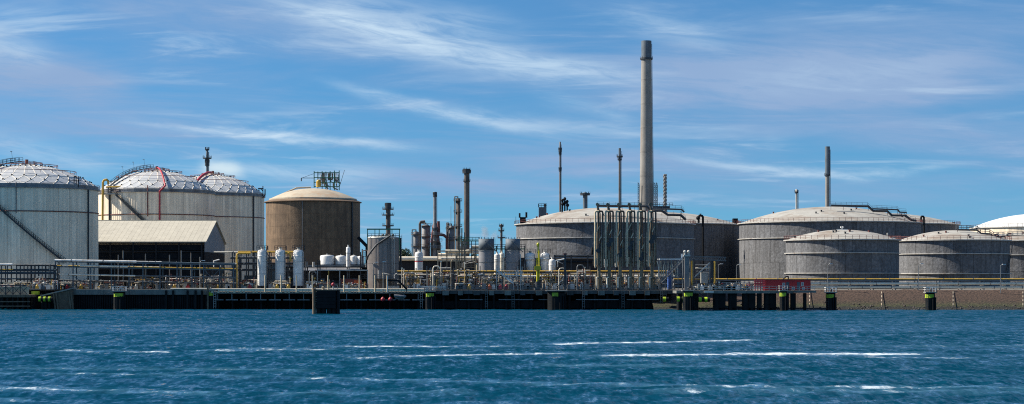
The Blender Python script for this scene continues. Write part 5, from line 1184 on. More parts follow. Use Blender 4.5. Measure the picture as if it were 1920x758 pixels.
# ---------------------------------------------------------------- marine loading arms
def loading_arm():
    Y = 503; x = X(1123,Y); s = S(Y)
    t = thing('cargo_loader','olive steel loading arm, first from the left in the row of six','loading arm',(x,Y,GZ+0.06),'row of six marine loading arms')
    def q(dx, py, dy=0): return (x+dx/s, Y+dy, Z(py,Y))
    m = MB(); m.cyl((x,Y,GZ+0.06),(x,Y,GZ+0.3),0.95,n=14); m.build('base_plate','dark_steel',t)
    m = MB(); m.cyl((x,Y,GZ+0.3),q(0,497),0.46,n=10); m.cyl(q(0,497),q(0,470),0.40,n=10); m.build('riser','olive_steel',t)
    for sx in (-1,1): m = MB(); m.tube([q(7*sx,500,-0.3),q(7*sx,399,-0.3),q(6*sx,396.6,-0.3),q(0,396,-0.3)],0.27 if sx < 0 else 0.24,7); m.build('inboard_arm','pale_olive' if sx < 0 else 'olive_dark',t)  # sunlit left leg and shaded right leg painted as two tones
    m = MB(); m.tube([q(0,470),q(-1.2,400),q(-2.8,384)],0.27,7); m.tube([q(3.2,485,0.5),q(2.2,400,0.5),q(-2,386,0.5)],0.17,6); m.build('outboard_arm','olive_dark',t)
    m = MB(); m.tube([q(-3.4,500,0.4),q(-3.4,440,0.4),q(-1,405,0.4)],0.15,6); m.tube([q(4.8,500,-0.7),q(4.8,455,-0.7)],0.2,6); m.build('balance_pipe','olive_steel',t)
    m = MB(); m.cyl((x-3.2/s,Y-0.35,Z(383.5,Y)),(x-3.2/s,Y+0.35,Z(383.5,Y)),0.42,n=12); m.beam(q(-6,383,0),q(1,383,0),0.28); m.build('sheave','olive_steel',t)
    m = MB(); m.cyl((x+4/s,Y-0.5,Z(462,Y)),(x+4/s,Y+0.3,Z(462,Y)),0.75,n=12); m.cyl((x-1/s,Y-0.6,Z(470,Y)),(x-1/s,Y+0.4,Z(470,Y)),0.62,n=12); m.build('swivel_joint','dark_steel',t)
    m = MB(); m.box(x-8.0/s,x-5.8/s,Y-0.8,Y-0.2,Z(503,Y),Z(486,Y)); m.box(x-4.6/s,x-3.2/s,Y-0.8,Y-0.3,Z(497,Y),Z(484,Y)); m.build('counterweight','pale_olive',t)
    m = MB(); m.ladder(q(-9.6,498,-0.6),q(-9.0,436,-0.6),0.40,0.08,3.0); m.build('ladder','pale_olive',t)
    m = MB(); m.beam(q(-6,438,-0.4),q(1,424,-0.4),0.17); m.beam(q(0,452,-0.5),q(4.5,442,-0.5),0.22); m.build('link_strut','pale_olive',t)
    for py in (486,):
        m = MB(); m.beam(q(-7,py,-0.2),q(7,py,-0.2),0.16); m.build('cross_bar','olive_steel',t)
    m = MB()
    for sx in (-1,1): m.beam(q(6.6*sx,540,0),q(1*sx,505,0),0.2); m.cyl(q(5.5*sx,543,0.6),q(5.5*sx,512,0.6),0.2,n=6)
    m.build('stay','olive_steel',t)
    m = MB(); m.tube([q(0,520,0),q(-4.5,521,-0.8),q(-4.5,540,-0.8)],0.24,7); m.build('feed_pipe','lagged_pipe',t)
    return t
arm = loading_arm()
for k, (p, w) in enumerate(((1142.5,'second from the left'),(1162.8,'third from the left'),(1182.6,'fourth from the left'),(1203,'fifth from the left'),(1222.5,'last on the right'))):
    cp = copy_tree(arm, None, ((p-1123)/S(503),0.25*math.sin(k*2.1),0), 'olive steel loading arm, %s in the row of six' % w)
    for ch in cp.children:
        if ch.name.startswith(('link_strut','swivel_joint')): ch.location.z = (1.6,-1.2,0.7,-2.2,2.4)[k]
        if ch.name.startswith('counterweight'): ch.location.z = (-0.4,0.9,0.3,-0.7,0.5)[k]

def gangway_tower():
    Y = 486; x = X(1287.5,Y); s = S(Y)
    t = thing('gangway_tower','blue-grey box tower with hanging gangway and stair right of the loading arms','gangway tower',(x,Y,GZ))
    m = MB(); m.box(x-0.62,x+0.62,Y-0.6,Y+0.6,GZ+0.04,Z(478,Y)); m.build('column','column_steel',t)
    m = MB(); m.box(x-0.9,x+0.9,Y-0.9,Y+0.9,Z(481,Y),Z(478,Y)); m.cyl((x-0.45,Y,Z(478,Y)),(x-0.45,Y,Z(472.5,Y)),0.3); m.cyl((x+0.45,Y,Z(478,Y)),(x+0.45,Y,Z(473,Y)),0.3); m.ball((x+0.5,Y-0.2,Z(472,Y)),0.4); m.ball((x-0.5,Y-0.2,Z(472,Y)),0.4); m.build('head','pale_steel',t)
    m = MB(); m.cyl(P(1297.5,535,Y+1),P(1297.5,489,Y+1),0.24); m.build('yellow_pipe','yellow_paint',t)
    m = MB(); m.cyl(P(1294,537,Y+0.8),P(1294,484,Y+0.8),0.16); m.cyl(P(1280,540,Y+0.8),P(1280,484,Y+0.8),0.14); m.build('cable_tray','grey_steel',t)
    m = MB(); a, b = P(1240,531,Y+2), P(1284,486,Y+2); m.beam(a,b,0.9,0.2); m.railing([a,b],1.0,0.9,0.05,2); m.railing([(a[0],a[1]-0.9,a[2]),(b[0],b[1]-0.9,b[2])],1.0,0.9,0.05,2); m.build('gangway_stair','column_steel',t)
gangway_tower()
def shelter():
    Y = 500; t = thing('valve_shelter','open steel shelter with white flat roof and many upright pipes','shelter',(X(1258,Y),Y,GZ))
    m = MB(); m.box(X(1236,Y),X(1280,Y),Y-1,Y+5,Z(487.5,Y),Z(485,Y)); m.build('roof','white_paint',t)
    for p in (1237,1247,1259,1271,1279):
        m = MB(); m.beam((X(p,Y),Y-0.8,GZ),P(p,487,Y-0.8),0.18); m.build('post','grey_steel',t)
    for k in range(9):
        p = 1235+k*4.4; m = MB(); m.tube([P(p+2*(k%2),520,Y+0.3),P(p,500,Y+0.3),P(p+3*((k%3)-1),490,Y+0.3)],0.13,5); m.build('upright_pipe','pale_olive' if k%2 else 'lagged_pipe',t)
    m = MB(); m.cyl(P(1279,485,Y+1),P(1279,476,Y+1),0.32,n=10); m.build('vent','white_paint',t)
    m = MB(); m.box(X(1236,Y),X(1280,Y),Y-0.6,Y+4,Z(521,Y)-0.2,Z(521,Y)); m.railing([P(1236,521,Y-0.7),P(1280,521,Y-0.7)],1.1,1.0,0.05,2); m.build('floor_grid','grey_steel',t)
shelter()
def lattice_boom():
    Y = 489; t = thing('lattice_boom','dark lattice boom with diagonal strut and yellow upright behind gangway tower','boom',(X(1330,Y),Y,GZ))
    m = MB()
    for py in (480,487): m.beam(P(1297,py,Y),P(1362,py+2.5,Y),0.14)
    for k in range(16): a = 1297+k*4; m.beam(P(a,480+k*0.15,Y),P(a+4,487.2+k*0.15,Y),0.10); m.beam(P(a+4,480+k*0.15,Y),P(a,487.2+k*0.15,Y),0.10)
    m.build('lattice','column_steel',t)
    m = MB(); m.beam(P(1301,521,Y),P(1331,493,Y),0.3); m.build('strut','pale_steel',t)
    m = MB(); m.cyl((X(1340,Y),Y+0.3,GZ+0.03),P(1340,490,Y+0.3),0.28); m.build('yellow_upright','yellow_paint',t)
    for p in (1333,1336.5): m = MB(); m.beam((X(p,Y),Y+0.4,GZ+0.03),P(p,488,Y+0.4),0.35); m.build('post','dark_steel',t)
    m = MB(); m.beam((X(1301,Y),Y,GZ+0.03),P(1301,486,Y),0.3); m.build('post','dark_steel',t)
    for a, b, py, mt in ((1304,1330,497,'grey_steel'),(1304,1332,503,'lagged_pipe'),(1306,1330,509,'grey_steel')): m = MB(); m.cyl(P(a,py,Y+1),P(b,py,Y+1),0.15); m.build('pipe',mt,t)
    m = MB(); m.box(X(1316,Y),X(1329,Y),Y+2,Y+3.5,GZ+0.03,Z(511,Y)); m.build('cabinet','pale_steel',t)
lattice_boom()

def red_cabin():
    Y = 483.5; x0, x1 = X(1435,Y), X(1520,Y); z1 = Z(525,Y); z0 = GZ+0.05
    t = thing('red_cabin','long dark red control cabin with pale doors and windows on the pier deck','cabin',((x0+x1)/2,Y,z0))
    m = MB(); m.box(x0,x1,Y,Y+4,z0,z1); m.build('wall','red_cabin',t)
    n = 10
    for k in range(n):
        a = x0+(x1-x0)*k/n; m = MB(); m.box(a+0.05,a+(x1-x0)/n-0.05,Y-0.03,Y-0.004,z0+0.05,z1-0.05); m.build('wall_panel','red_cabin',t)
    m = MB(); m.box(x0-0.15,x1+0.15,Y-0.2,Y+4.2,z1,z1+0.14); m.build('roof','rust_red',t)
    for a, b in ((1474,1479.5),(1494.5,1500)):
        m = MB(); m.box(X(a,Y),X(b,Y),Y-0.10,Y-0.035,z0+0.05,z0+2.15); d = m.build('door','blue_steel',t)
        m = MB(); m.box(X(b,Y)-0.18,X(b,Y)-0.1,Y-0.16,Y-0.10,z0+1.0,z0+1.15); m.build('handle','white_paint',d)
    for a, b, u, v in ((1467,1472,1.2,2.0),(1502,1507,1.2,2.1),(1485,1490,0.2,0.9),(1504,1509,0.2,0.85)):
        m = MB(); m.box(X(a,Y),X(b,Y),Y-0.09,Y-0.035,z0+u,z0+v); w = m.build('window','white_paint',t)
        m = MB(); m.box(X(a,Y)+0.08,X(b,Y)-0.08,Y-0.11,Y-0.092,z0+u+0.08,z0+v-0.08); m.build('pane','window_glass',w)
    m = MB(); m.tube([P(1467,525,Y),P(1474,518.5,Y),P(1478,518.5,Y),P(1478,524,Y)],0.16,6); m.build('roof_pipe','black_steel',t)
red_cabin()
def red_rack():
    Y = 483; t = thing('red_hose_rack','bright red open hose rack at the left end of the red cabin','hose rack',(X(1425,Y),Y,GZ+0.05))
    for p in (1416,1421,1426,1431,1434): m = MB(); m.beam((X(p,Y),Y,GZ+0.05),P(p,524,Y),0.25); m.build('post','red_pipe',t)
    for py in (525,528.5,532,536.5): m = MB(); m.beam(P(1414,py,Y),P(1435,py,Y),0.2,0.38); m.build('rail','red_pipe',t)
red_rack()

# ---------------------------------------------------------------- yellow crane, stair, posts, lamps
def yellow_crane():
    Y = 499; x = X(1008.5,Y); s = S(Y); q = lambda dx,py,dy=0: (x+dx/s,Y+dy,Z(py,Y))
    t = thing('hose_crane','upright bright yellow hose crane with folded jib','crane',(x,Y,GZ+0.08))
    m = MB(); m.cyl((x,Y,GZ+0.08),q(0,528),0.8,n=12); m.build('pedestal','dark_steel',t)
    m = MB(); m.cyl(q(-1,528),q(-1,500),0.28,n=10); m.cyl(q(1.8,525),q(2.2,497),0.14,n=8); m.build('mast','bright_yellow',t)
    m = MB(); m.beam(q(0,503),q(1.6,460),0.26); m.beam(q(-2.6,500),q(-1.0,462),0.18); m.beam(q(-2.2,490),q(0.6,482),0.14); m.beam(q(-1.6,476),q(1.2,470),0.14); m.build('folded_jib','bright_yellow',t)
    m = MB(); m.ball(q(0.4,458),0.42,10,6); m.cyl(q(-1.8,461),q(2.5,461),0.25,n=8); m.build('jib_head','bright_yellow',t)
    m = MB(); m.box(x-0.9,x+0.8,Y-0.6,Y+0.6,Z(506,Y),Z(499,Y)); m.beam(q(-7,505),q(-1,499),0.22); m.build('slew_housing','bright_yellow',t)
    m = MB(); m.cyl(q(2.8,519,-0.3),q(2.6,470,-0.3),0.13,n=6); m.build('hydraulic_ram','bright_yellow',t)
yellow_crane()
def white_stair():
    Y = 497; t = thing('access_stair','pale steel stair slanting down to the right below the grey cylinders','stair',(X(948,Y),Y,GZ))
    a, b = P(930,506,Y), P(962,531,Y)
    for dy in (0,1.0):
        m = MB(); m.beam((a[0],Y+dy,a[2]),(b[0],Y+dy,b[2]),0.16,0.42); m.build('stringer','white_paint',t)
        m = MB(); m.railing([(a[0],Y+dy,a[2]),(b[0],Y+dy,b[2])],1.15,1.0,0.05,2); m.build('railing','white_paint',t)
    n = 18
    for k in range(1,n):
        u = k/n; m = MB(); x = a[0]+(b[0]-a[0])*u; z = a[2]+(b[2]-a[2])*u; m.box(x-0.14,x+0.14,Y+0.08,Y+0.92,z-0.03,z+0.03); m.build('tread','pale_steel',t)
    m = MB(); m.box(X(945,Y),X(978,Y),Y+1.2,Y+3,Z(516,Y)-0.2,Z(516,Y)); m.railing([P(945,516,Y+1.2),P(978,516,Y+1.2)],1.15,0.8,0.05,3); m.build('landing','white_paint',t)
    for p in (971,976,979): m = MB(); m.beam((X(p,Y),Y+1.4,GZ+0.06),P(p,476 if p == 976 else 500,Y+1.4),0.2); m.build('post','pale_steel',t)
    m = MB(); m.beam((X(963,Y),Y,GZ+0.06),(X(963,Y),Y,b[2]),0.2); m.beam((X(931,Y),Y+0.5,GZ+0.06),(X(931,Y),Y+0.5,a[2]),0.2); m.build('leg','pale_steel',t)
white_stair()
ORD = ['first','second','third','fourth','fifth','sixth','seventh','eighth','ninth']
for k, p in enumerate((497,527,556,586,615,645,674,703,726)):
    Y = 495.6; m = MB(); m.cyl((X(p,Y),Y,4.3),P(p,516.5,Y),0.17,n=8); t = thing('walkway_post','slim pale post on the jetty walkway edge, %s from the left'%ORD[k],'post',(X(p,Y),Y,4.3),'slim posts on the jetty walkway')
    m.build('pole','pale_olive',t); m = MB(); m.box(X(p,Y)-0.25,X(p,Y)+0.25,Y-0.2,Y+0.2,4.3,4.6); m.build('foot','pale_olive',t)
def lamp(px, py, Y, label, z0=GZ, arm_=0.9):
    x = X(px,Y); zt = Z(py,Y); t = thing('street_lamp',label,'lamp post',(x,Y,z0),'yard lamp posts')
    m = MB(); m.cyl((x,Y,z0),(x,Y,zt-0.4),0.12,0.08,n=6); m.build('pole','grey_steel',t)
    m = MB(); m.tube([(x,Y,zt-0.45),(x+arm_*0.4,Y,zt-0.05),(x+arm_,Y,zt)],0.06,5); m.build('arm','grey_steel',t)
    m = MB(); m.box(x+arm_-0.4,x+arm_+0.45,Y-0.2,Y+0.2,zt-0.08,zt+0.12); m.build('lamp_head','white_paint',t)
lamp(1552,495,502.8,'lamp post in front of the smaller left tank with pale girders',GZ)
lamp(1722,495,503.2,'lamp post against the lit side of the farthest right full tank',GZ)
lamp(1876,496,500.5,'tall lamp post standing at the top of the bank, right',4.2)
lamp(1347,495,540,'lamp post right of the yellow upright, before the dark tank wall')
lamp(1381,496,560,'lamp post in the gap between the two wide tanks')
lamp(718.5,491,498,'lone lamp pole in front of the ribbed tank',4.6,0.2)
lamp(375,489,504,'lamp on the left pipe rack before the shed corner')
lamp(606,452,700,'small lamp post by the brown tank base')
lamp(700,492,512,'short lamp by the left edge of the ribbed tank')
for k, p in enumerate((1518,1653,1787,1918)):
    m = MB(); seg = 8
    t = thing('tide_marker','thin sandy and dark striped marker pole on the bank, %s from the left'%ORD[k],'marker pole',(X(p,486),487.5,0.2),'striped tide markers on the bank')
    for j in range(seg):
        u0, u1 = j/seg, (j+1)/seg; a = (X(p,488.3+13*u0),488.3+13*u0,0.5+4.0*u0); b = (X(p,488.3+13*u1),488.3+13*u1,0.5+4.0*u1)
        m = MB(); m.cyl((a[0],a[1]-0.1,a[2]+0.12),(b[0],b[1]-0.1,b[2]+0.12),0.09,n=6); m.build('pole_section','brown_roof' if j%2 else 'rock',t)
for k in range(0):
    p = (1586,1628,1695,1728,1797)[k]; w = ('left of the leaning plank','below the leaning plank gap','by the last mooring pile','right of the last mooring pile','under the right marker pole')[k]

# ---------------------------------------------------------------- process pipework on the quay
PAL = ['grey_steel','dark_steel','pale_steel','lagged_pipe','lagged_pipe','white_paint','pale_olive','stack_rust','olive_steel','yellow_paint','rust_red']
def skid(px0, px1, py1, Y, seed, label, dens=1.0, accents=()):
    rng = random.Random(seed); t = thing('pipe_manifold', label, 'pipework', (X((px0+px1)/2,Y),Y,GZ+0.06), 'pipe manifolds on the quay')
    x0, x1 = X(px0,Y), X(px1,Y); zt = Z(py1,Y); z0 = GZ+0.06; D = 4.0; W = x1-x0; dens *= 1.9; Hh = zt-z0
    m = MB(); m.box(x0,x1,Y,Y+D,z0-0.02,z0+0.18); m.build('base_frame','dark_steel',t)
    nx = max(2,int(W/3.2)+1)
    for k in range(nx):
        x = x0+W*k/(nx-1)
        for d in (0.1,D-0.1):
            m = MB(); m.beam((x,Y+d,z0+0.18),(x,Y+d,z0+Hh*rng.uniform(0.75,1.0)),0.16); m.build('post',rng.choice(['dark_steel','grey_steel','stack_rust']),t)
    for k in range(int((3+W*0.5)*dens)):
        z = z0+Hh*rng.uniform(0.12,0.92); y = Y+rng.uniform(0.2,D-0.2); a = x0+W*rng.uniform(0,0.5); b = a+W*rng.uniform(0.25,0.6); b = min(b,x1); r = rng.uniform(0.08,0.2); mt = rng.choice(PAL)
        zl = z0+0.15; m = MB()
        pts = [(a,y,z),(b,y,z)]
        if rng.random() < 0.6: pts = [(a,y,zl)]+pts
        if rng.random() < 0.6: pts = pts+[(b,y,zl)]
        m.tube(pts,r,6); o = m.build('pipe',mt,t)
        if rng.random() < 0.6: c = a+(b-a)*rng.uniform(0.2,0.8); m = MB(); m.cyl((c-0.12,y,z),(c+0.12,y,z),r+0.14,n=8); m.build('flange','pale_steel',o)
    for k in range(int((2+W*0.45)*dens)):
        x = x0+W*rng.random(); y = Y+rng.uniform(-0.1,1.6); z = z0+Hh*rng.uniform(0.15,0.7); r = rng.uniform(0.18,0.34)
        m = MB(); m.ball((x,y,z),r,8,5); m.cyl((x-r*1.7,y,z),(x+r*1.7,y,z),r*0.6,n=8); m.beam((x,y,z0+0.1),(x,y,z),0.1); v = m.build('valve',rng.choice(['pale_steel','grey_steel','white_paint','lagged_pipe','rust_red','olive_steel']),t)
        m = MB(); m.cyl((x,y,z+r),(x,y,z+r+0.35),0.05,n=5); m.lathe((x,y),[(0.04,z+r+0.33),(0.28,z+r+0.34),(0.28,z+r+0.42),(0.04,z+r+0.43)],10); m.build('handwheel',rng.choice(['dark_steel','dark_steel','red_pipe','yellow_paint']),v)
    for k in range(int((1+W*0.25)*dens)):
        x = x0+W*rng.random(); z = z0+Hh*rng.uniform(0.55,1.15); y = Y+rng.uniform(0,2); m = MB(); m.cyl((x,y,z0+0.1),(x,y,z),rng.uniform(0.06,0.14),n=6)
        if rng.random()<0.5: m.box(x-0.22,x+0.22,y-0.1,y+0.1,z,z+0.35)
        m.build('stand_pipe',rng.choice(PAL),t)
    for k in range(int((1+W*0.12)*dens)):
        x = x0+W*rng.random()*0.85; h = rng.uniform(0.7,1.7); w = rng.uniform(0.4,1.2); m = MB(); m.box(x,x+w,Y-0.35,Y+0.15,z0+0.2,z0+0.2+h); m.build('control_box',rng.choice(['grey_steel','pale_steel','blue_steel','white_paint','column_steel']),t)
    if rng.random() < 0.55:
        zz = z0+Hh*rng.uniform(0.45,0.7); m = MB(); m.box(x0,x1,Y+0.3,Y+1.5,zz-0.08,zz); m.railing([(x0,Y+0.3,zz),(x1,Y+0.3,zz)],1.0,1.2,0.045,2); m.build('gallery',rng.choice(['grey_steel','pale_steel','dark_steel']),t)
    if rng.random() < 0.5:
        x = x0+W*rng.uniform(0.1,0.6); m = MB(); m.beam((x,Y-0.3,z0+0.1),(x+Hh*0.6,Y-0.3,z0+Hh*0.75),0.16); m.build('raking_strut',rng.choice(['white_paint','pale_steel','grey_steel']),t)
    for mt, f in accents:
        m = MB(); xx = x0+W*f; m.box(xx-0.5,xx+0.5,Y-0.4,Y+0.3,z0+0.2,z0+1.0); m.ball((xx,Y-0.1,z0+1.1),0.4,8,5); m.build('pump',mt,t)
    return t
skid(0,56,528,500.5,11,'pipe manifold above the old timber pier at far left')
skid(56,103,520,500.5,12,'pipe manifold over the timber ramp head',1.2,(('yellow_paint',0.3),))
skid(104,168,526,511.5,13,'pipe manifold under the left end of the tall pipe rack',1.2,(('red_pipe',0.35),('yellow_paint',0.75)))
skid(172,238,527,511.5,14,'pipe manifold behind the stout mooring pile, under the tall rack',1.2)
skid(242,310,520,511.5,15,'pipe manifold under the middle of the tall pipe rack',1.3,(('pale_steel',0.2),))
skid(314,378,517,511.8,16,'pipe manifold with red pump under the tall rack',1.3,(('red_pipe',0.6),('yellow_paint',0.2)))
skid(382,438,515,511.8,17,'pipe manifold below the shed corner, left of the yellow bend',1.4,(('yellow_paint',0.5),))
skid(452,480,522,510,18,'pipe manifold with red hydrant left of the white vessels',1.5,(('red_pipe',0.6),))
skid(503,545,524,507,19,'pipe manifold at the feet of the three white vessels',1.4,(('yellow_paint',0.4),('yellow_paint',0.9)))
skid(570,636,525,508,20,'pipe manifold behind the large black berthing dolphin',1.2,(('white_paint',0.2),('yellow_paint',0.7)))
skid(640,688,530,509,21,'low pipe manifold left of the ribbed tank base',1.2)
skid(752,800,508,511,22,'pipe manifold beside the ribbed tank with grey cabinets',1.4)
skid(800,848,498,508,23,'tall pipe manifold below the white lagged pipes',1.8)
skid(850,900,496,507,24,'pipe manifold left of the left grey cylinder',1.8,(('yellow_paint',0.6),))
skid(902,942,512,504,25,'pipe manifold at the foot of the left grey cylinder',1.8,(('red_pipe',0.9),('orange_paint',0.4)))
skid(944,1000,514,506,26,'pipe manifold between the pale stair and yellow crane',1.8,(('red_pipe',0.1),))
skid(1016,1062,506,505,27,'pipe manifold right of the yellow crane with pale pumps',2.0,(('white_paint',0.5),('pale_steel',0.8)))
skid(1064,1112,503,506,28,'pipe manifold left of the first loading arm',1.8)
skid(1114,1160,518,508,29,'pipe manifold behind the first three loading arms',1.8,(('rust_red',0.5),))
skid(1162,1206,518,508,30,'pipe manifold behind the middle loading arms',1.8)
skid(1208,1240,516,508,31,'pipe manifold behind the last loading arm',1.8,(('rust_red',0.4),))
skid(1300,1352,531,484,32,'low pipe manifold on the pier deck right of the gangway tower',1.8,(('white_paint',0.3),))
skid(1354,1412,532,484,33,'low pipe manifold on the pier deck left of the red hose rack',1.8,(('white_paint',0.5),))
def lagged_bridge():
    Y = 560; t = thing('lagged_pipe_bridge','bridge of thick white lagged pipes left of the grey cylinders','pipe bridge',(X(860,Y),Y,GZ))
    for a, b, py, r in ((822,862,478,0.55),(835,905,472,0.6),(880,906,470,0.85),(820,900,486,0.35)):
        m = MB(); m.cyl(P(a,py,Y+r),P(b,py,Y+r),r,n=10); p = m.build('lagged_pipe','bright_lagging',t)
        m = MB()
        for k in range(4): x = X(a,Y)+(X(b,Y)-X(a,Y))*(k+0.5)/4; m.cyl((x-0.1,Y+r,Z(py,Y+r)),(x+0.1,Y+r,Z(py,Y+r)),r+0.06,n=10)
        m.build('band','pale_steel',p)
    for p in (821,838,855,872,890,905):
        m = MB(); m.beam((X(p,Y),Y-0.6,GZ),P(p,470,Y-0.6),0.3); m.build('post','pale_olive' if p in (821,855) else 'olive_steel',t)
    for py in (471,489):
        m = MB(); m.beam(P(820,py,Y-0.6),P(906,py,Y-0.6),0.25,0.4); m.build('beam','pale_olive',t)
lagged_bridge()
def pipe_masts():
    Y = 552; t = thing('pipe_tower','slim dark pipe tower with green galleries beside the highest stack','pipe tower',(X(866,Y),Y,GZ))
    for p, py in ((861,440),(866,428),(871,436)):
        m = MB(); m.beam((X(p,Y),Y,GZ),P(p,py,Y),0.34); m.build('post','olive_steel',t)
        m = MB(); m.beam((X(p,Y),Y+3,GZ),P(p,py+4,Y+3),0.3); m.build('post','olive_steel',t)
    for py in (452,468,484,500): m = MB(); m.box(X(858,Y),X(874,Y),Y-0.3,Y+3.3,Z(py,Y)-0.12,Z(py,Y)); m.railing([P(858,py,Y-0.3),P(874,py,Y-0.3)],1.0,0.8,0.06,2); m.build('gallery','green_paint' if py<460 else 'olive_steel',t)
    m = MB(); m.beam(P(866,452,Y),P(899,452,Y),0.3); m.beam(P(866,458,Y),P(899,458,Y),0.2); m.railing([P(872,452,Y),P(899,452,Y)],1.0,1.2,0.06,2); m.build('bridge','green_paint',t)
    for a, b, py in ((884,899,463),(880,897,468),(886,899,474)): m = MB(); m.cyl(P(a,py,Y+1),P(b,py,Y+1),0.4,n=8); m.build('pipe','lagged_pipe',t)
    for p in (884,892,898): m = MB(); m.beam((X(p,Y),Y,GZ),P(p,452,Y),0.22); m.build('post','dark_steel',t)
pipe_masts()
def green_bridge():
    Y = 560; t = thing('steel_bridge','dark green steel footbridge between the two grey cylinders','footbridge',(X(950,Y),Y,GZ))
    m = MB(); m.box(X(918,Y),X(985,Y),Y,Y+1.5,Z(466,Y)-0.3,Z(466,Y)); m.build('deck','green_paint',t)
    m = MB(); m.railing([P(918,466,Y),P(985,466,Y)],1.2,1.2,0.06,2); m.build('railing','dark_steel',t)
    for p in (919,931,947,984): m = MB(); m.beam((X(p,Y),Y+0.7,GZ),P(p,461,Y+0.7),0.35); m.build('post','dark_steel',t)
green_bridge()
def mid_post():
    Y = 500; t = thing('steel_mast','dark square steel mast standing between the short white vessel and the loading arms','mast',(X(1059.5,Y),Y,GZ))
    m = MB(); m.box(X(1057.5,Y),X(1061.5,Y),Y,Y+0.6,GZ+0.05,Z(478,Y)); m.build('column','dark_steel',t)
    m = MB(); m.box(X(1056.5,Y),X(1062.5,Y),Y-0.1,Y+0.7,Z(478,Y),Z(475,Y)); m.build('head','rust_red',t)
    m = MB(); m.cyl(P(1042,489,Y),P(1058,486,Y),0.18); m.build('pipe','white_paint',t)
mid_post()
def tank_front_pipes():
    Y = 590; t = thing('pipe_bridge','long dark overhead pipe bridge in front of the wide dome tank','pipe bridge',(X(1060,Y),Y,GZ))
    for py, r, mt in ((480,0.3,'dark_steel'),(484,0.35,'column_steel'),(492,0.4,'black_steel')):
        m = MB(); m.cyl(P(1038,py,Y),P(1225,py,Y),r); m.build('pipe',mt,t)
    for p in range(1040,1226,31): m = MB(); m.beam((X(p,Y),Y-0.4,GZ),P(p,478,Y-0.4),0.35); m.build('post','dark_steel',t)
tank_front_pipes()
def steel_frame(px0, px1, py1, Y, seed, label, mt='dark_steel'):
    """open multi-storey process structure"""
    rng = random.Random(seed); t = thing('process_structure', label, 'process structure', (X((px0+px1)/2,Y),Y,GZ), 'open process structures')
    x0, x1 = X(px0,Y), X(px1,Y); zt = Z(py1,Y); n = max(2,int((x1-x0)/3.5)+1); D = 6
    for k in range(n):
        for d in (0,D): x = x0+(x1-x0)*k/(n-1); m = MB(); m.beam((x,Y+d,GZ),(x,Y+d,zt+rng.uniform(-0.5,1)),0.3); m.build('post',mt,t)
    z = GZ+3.2
    while z < zt:
        m = MB(); m.box(x0-0.2,x1+0.2,Y-0.2,Y+D+0.2,z-0.12,z); m.railing([(x0,Y-0.2,z),(x1,Y-0.2,z)],1.1,1.3,0.05,2); m.build('floor_grid',mt,t)
        for k in range(int((x1-x0)/3)+1):
            a = rng.uniform(x0,x1-0.5); m = MB(); y = Y+rng.uniform(0.3,2)
            if rng.random()<0.45: m.cyl((a,y,z),(a,y,z+rng.uniform(1,2.4)),rng.uniform(0.25,0.6),n=10)
            else: m.tube([(a,y,z),(a,y,z+rng.uniform(0.8,2.2)),(min(x1,a+rng.uniform(1,4)),y,z+rng.uniform(0.8,2.2))],rng.uniform(0.1,0.22),6)
            m.build('equipment',rng.choice(['grey_steel','pale_steel','white_paint','column_steel','stack_rust','lagged_pipe']),t)
        z += 3.2
    return t
steel_frame(398,444,486,524,41,'open steel structure between the shed gable and yellow bend')
steel_frame(572,596,487,526,42,'narrow open steel structure right of the three white vessels')
steel_frame(676,690,470,536,43,'narrow pipe structure between brown tank and ribbed tank')
steel_frame(752,780,508,540,44,'low open steel structure left of the red-banded vessel','grey_steel')
steel_frame(806,850,503,530,45,'open steel structure below the white lagged pipes','grey_steel')
steel_frame(856,892,484,534,46,'open steel structure at the foot of the highest stack','olive_steel')
steel_frame(974,986,488,524,47,'narrow open structure between right grey cylinder and tapered vessel')
steel_frame(1044,1056,496,520,48,'narrow open structure right of the short white vessel')
steel_frame(1068,1108,505,527,49,'low open steel structure left of the loading arms')

steel_frame(908,960,492,546,50,'open structure seen between the two grey cylinders','olive_steel')
steel_frame(984,1036,496,548,51,'open structure behind the tapered white vessels','grey_steel')
steel_frame(700,745,512,520,52,'low open structure hugging the ribbed tank foot','grey_steel')
steel_frame(1130,1215,500,536,53,'open structure behind the row of loading arms','dark_steel')
steel_frame(1300,1330,500,496,54,'open structure beside the gangway tower under the boom','grey_steel')
def swan_pipe(px, py, Y, label, mt):
    t = thing('vent_pipe', label, 'vent pipe', (X(px,Y),Y,GZ), 'bent vent pipes in the process area')
    m = MB(); x = X(px,Y); z = Z(py,Y); m.tube([(x,Y,GZ),(x,Y,z-0.6),(x+0.25,Y,z-0.1),(x+0.9,Y,z),(x+1.5,Y,z-0.1),(x+1.75,Y,z-0.7)],0.14,7); m.build('pipe',mt,t)
    m = MB(); m.cyl((x,Y,GZ+1.2),(x,Y,GZ+1.5),0.36,n=8); m.build('flange','grey_steel',t)
for px, py, Y, w, mt in ((757,512,512,'right beside the ribbed tank','pale_steel'),(812,499,506,'under the left end of the lagged pipes','lagged_pipe'),(846,487,507,'left of the slim dark pipe tower','olive_steel'),(1048,503,503,'right of the short white vessel','lagged_pipe'),(1082,497,503,'right of the dark square mast','grey_steel'),(580,508,508,'right of the three white vessels','grey_steel')):
    swan_pipe(px, py, Y, 'bent vent pipe '+w, mt)

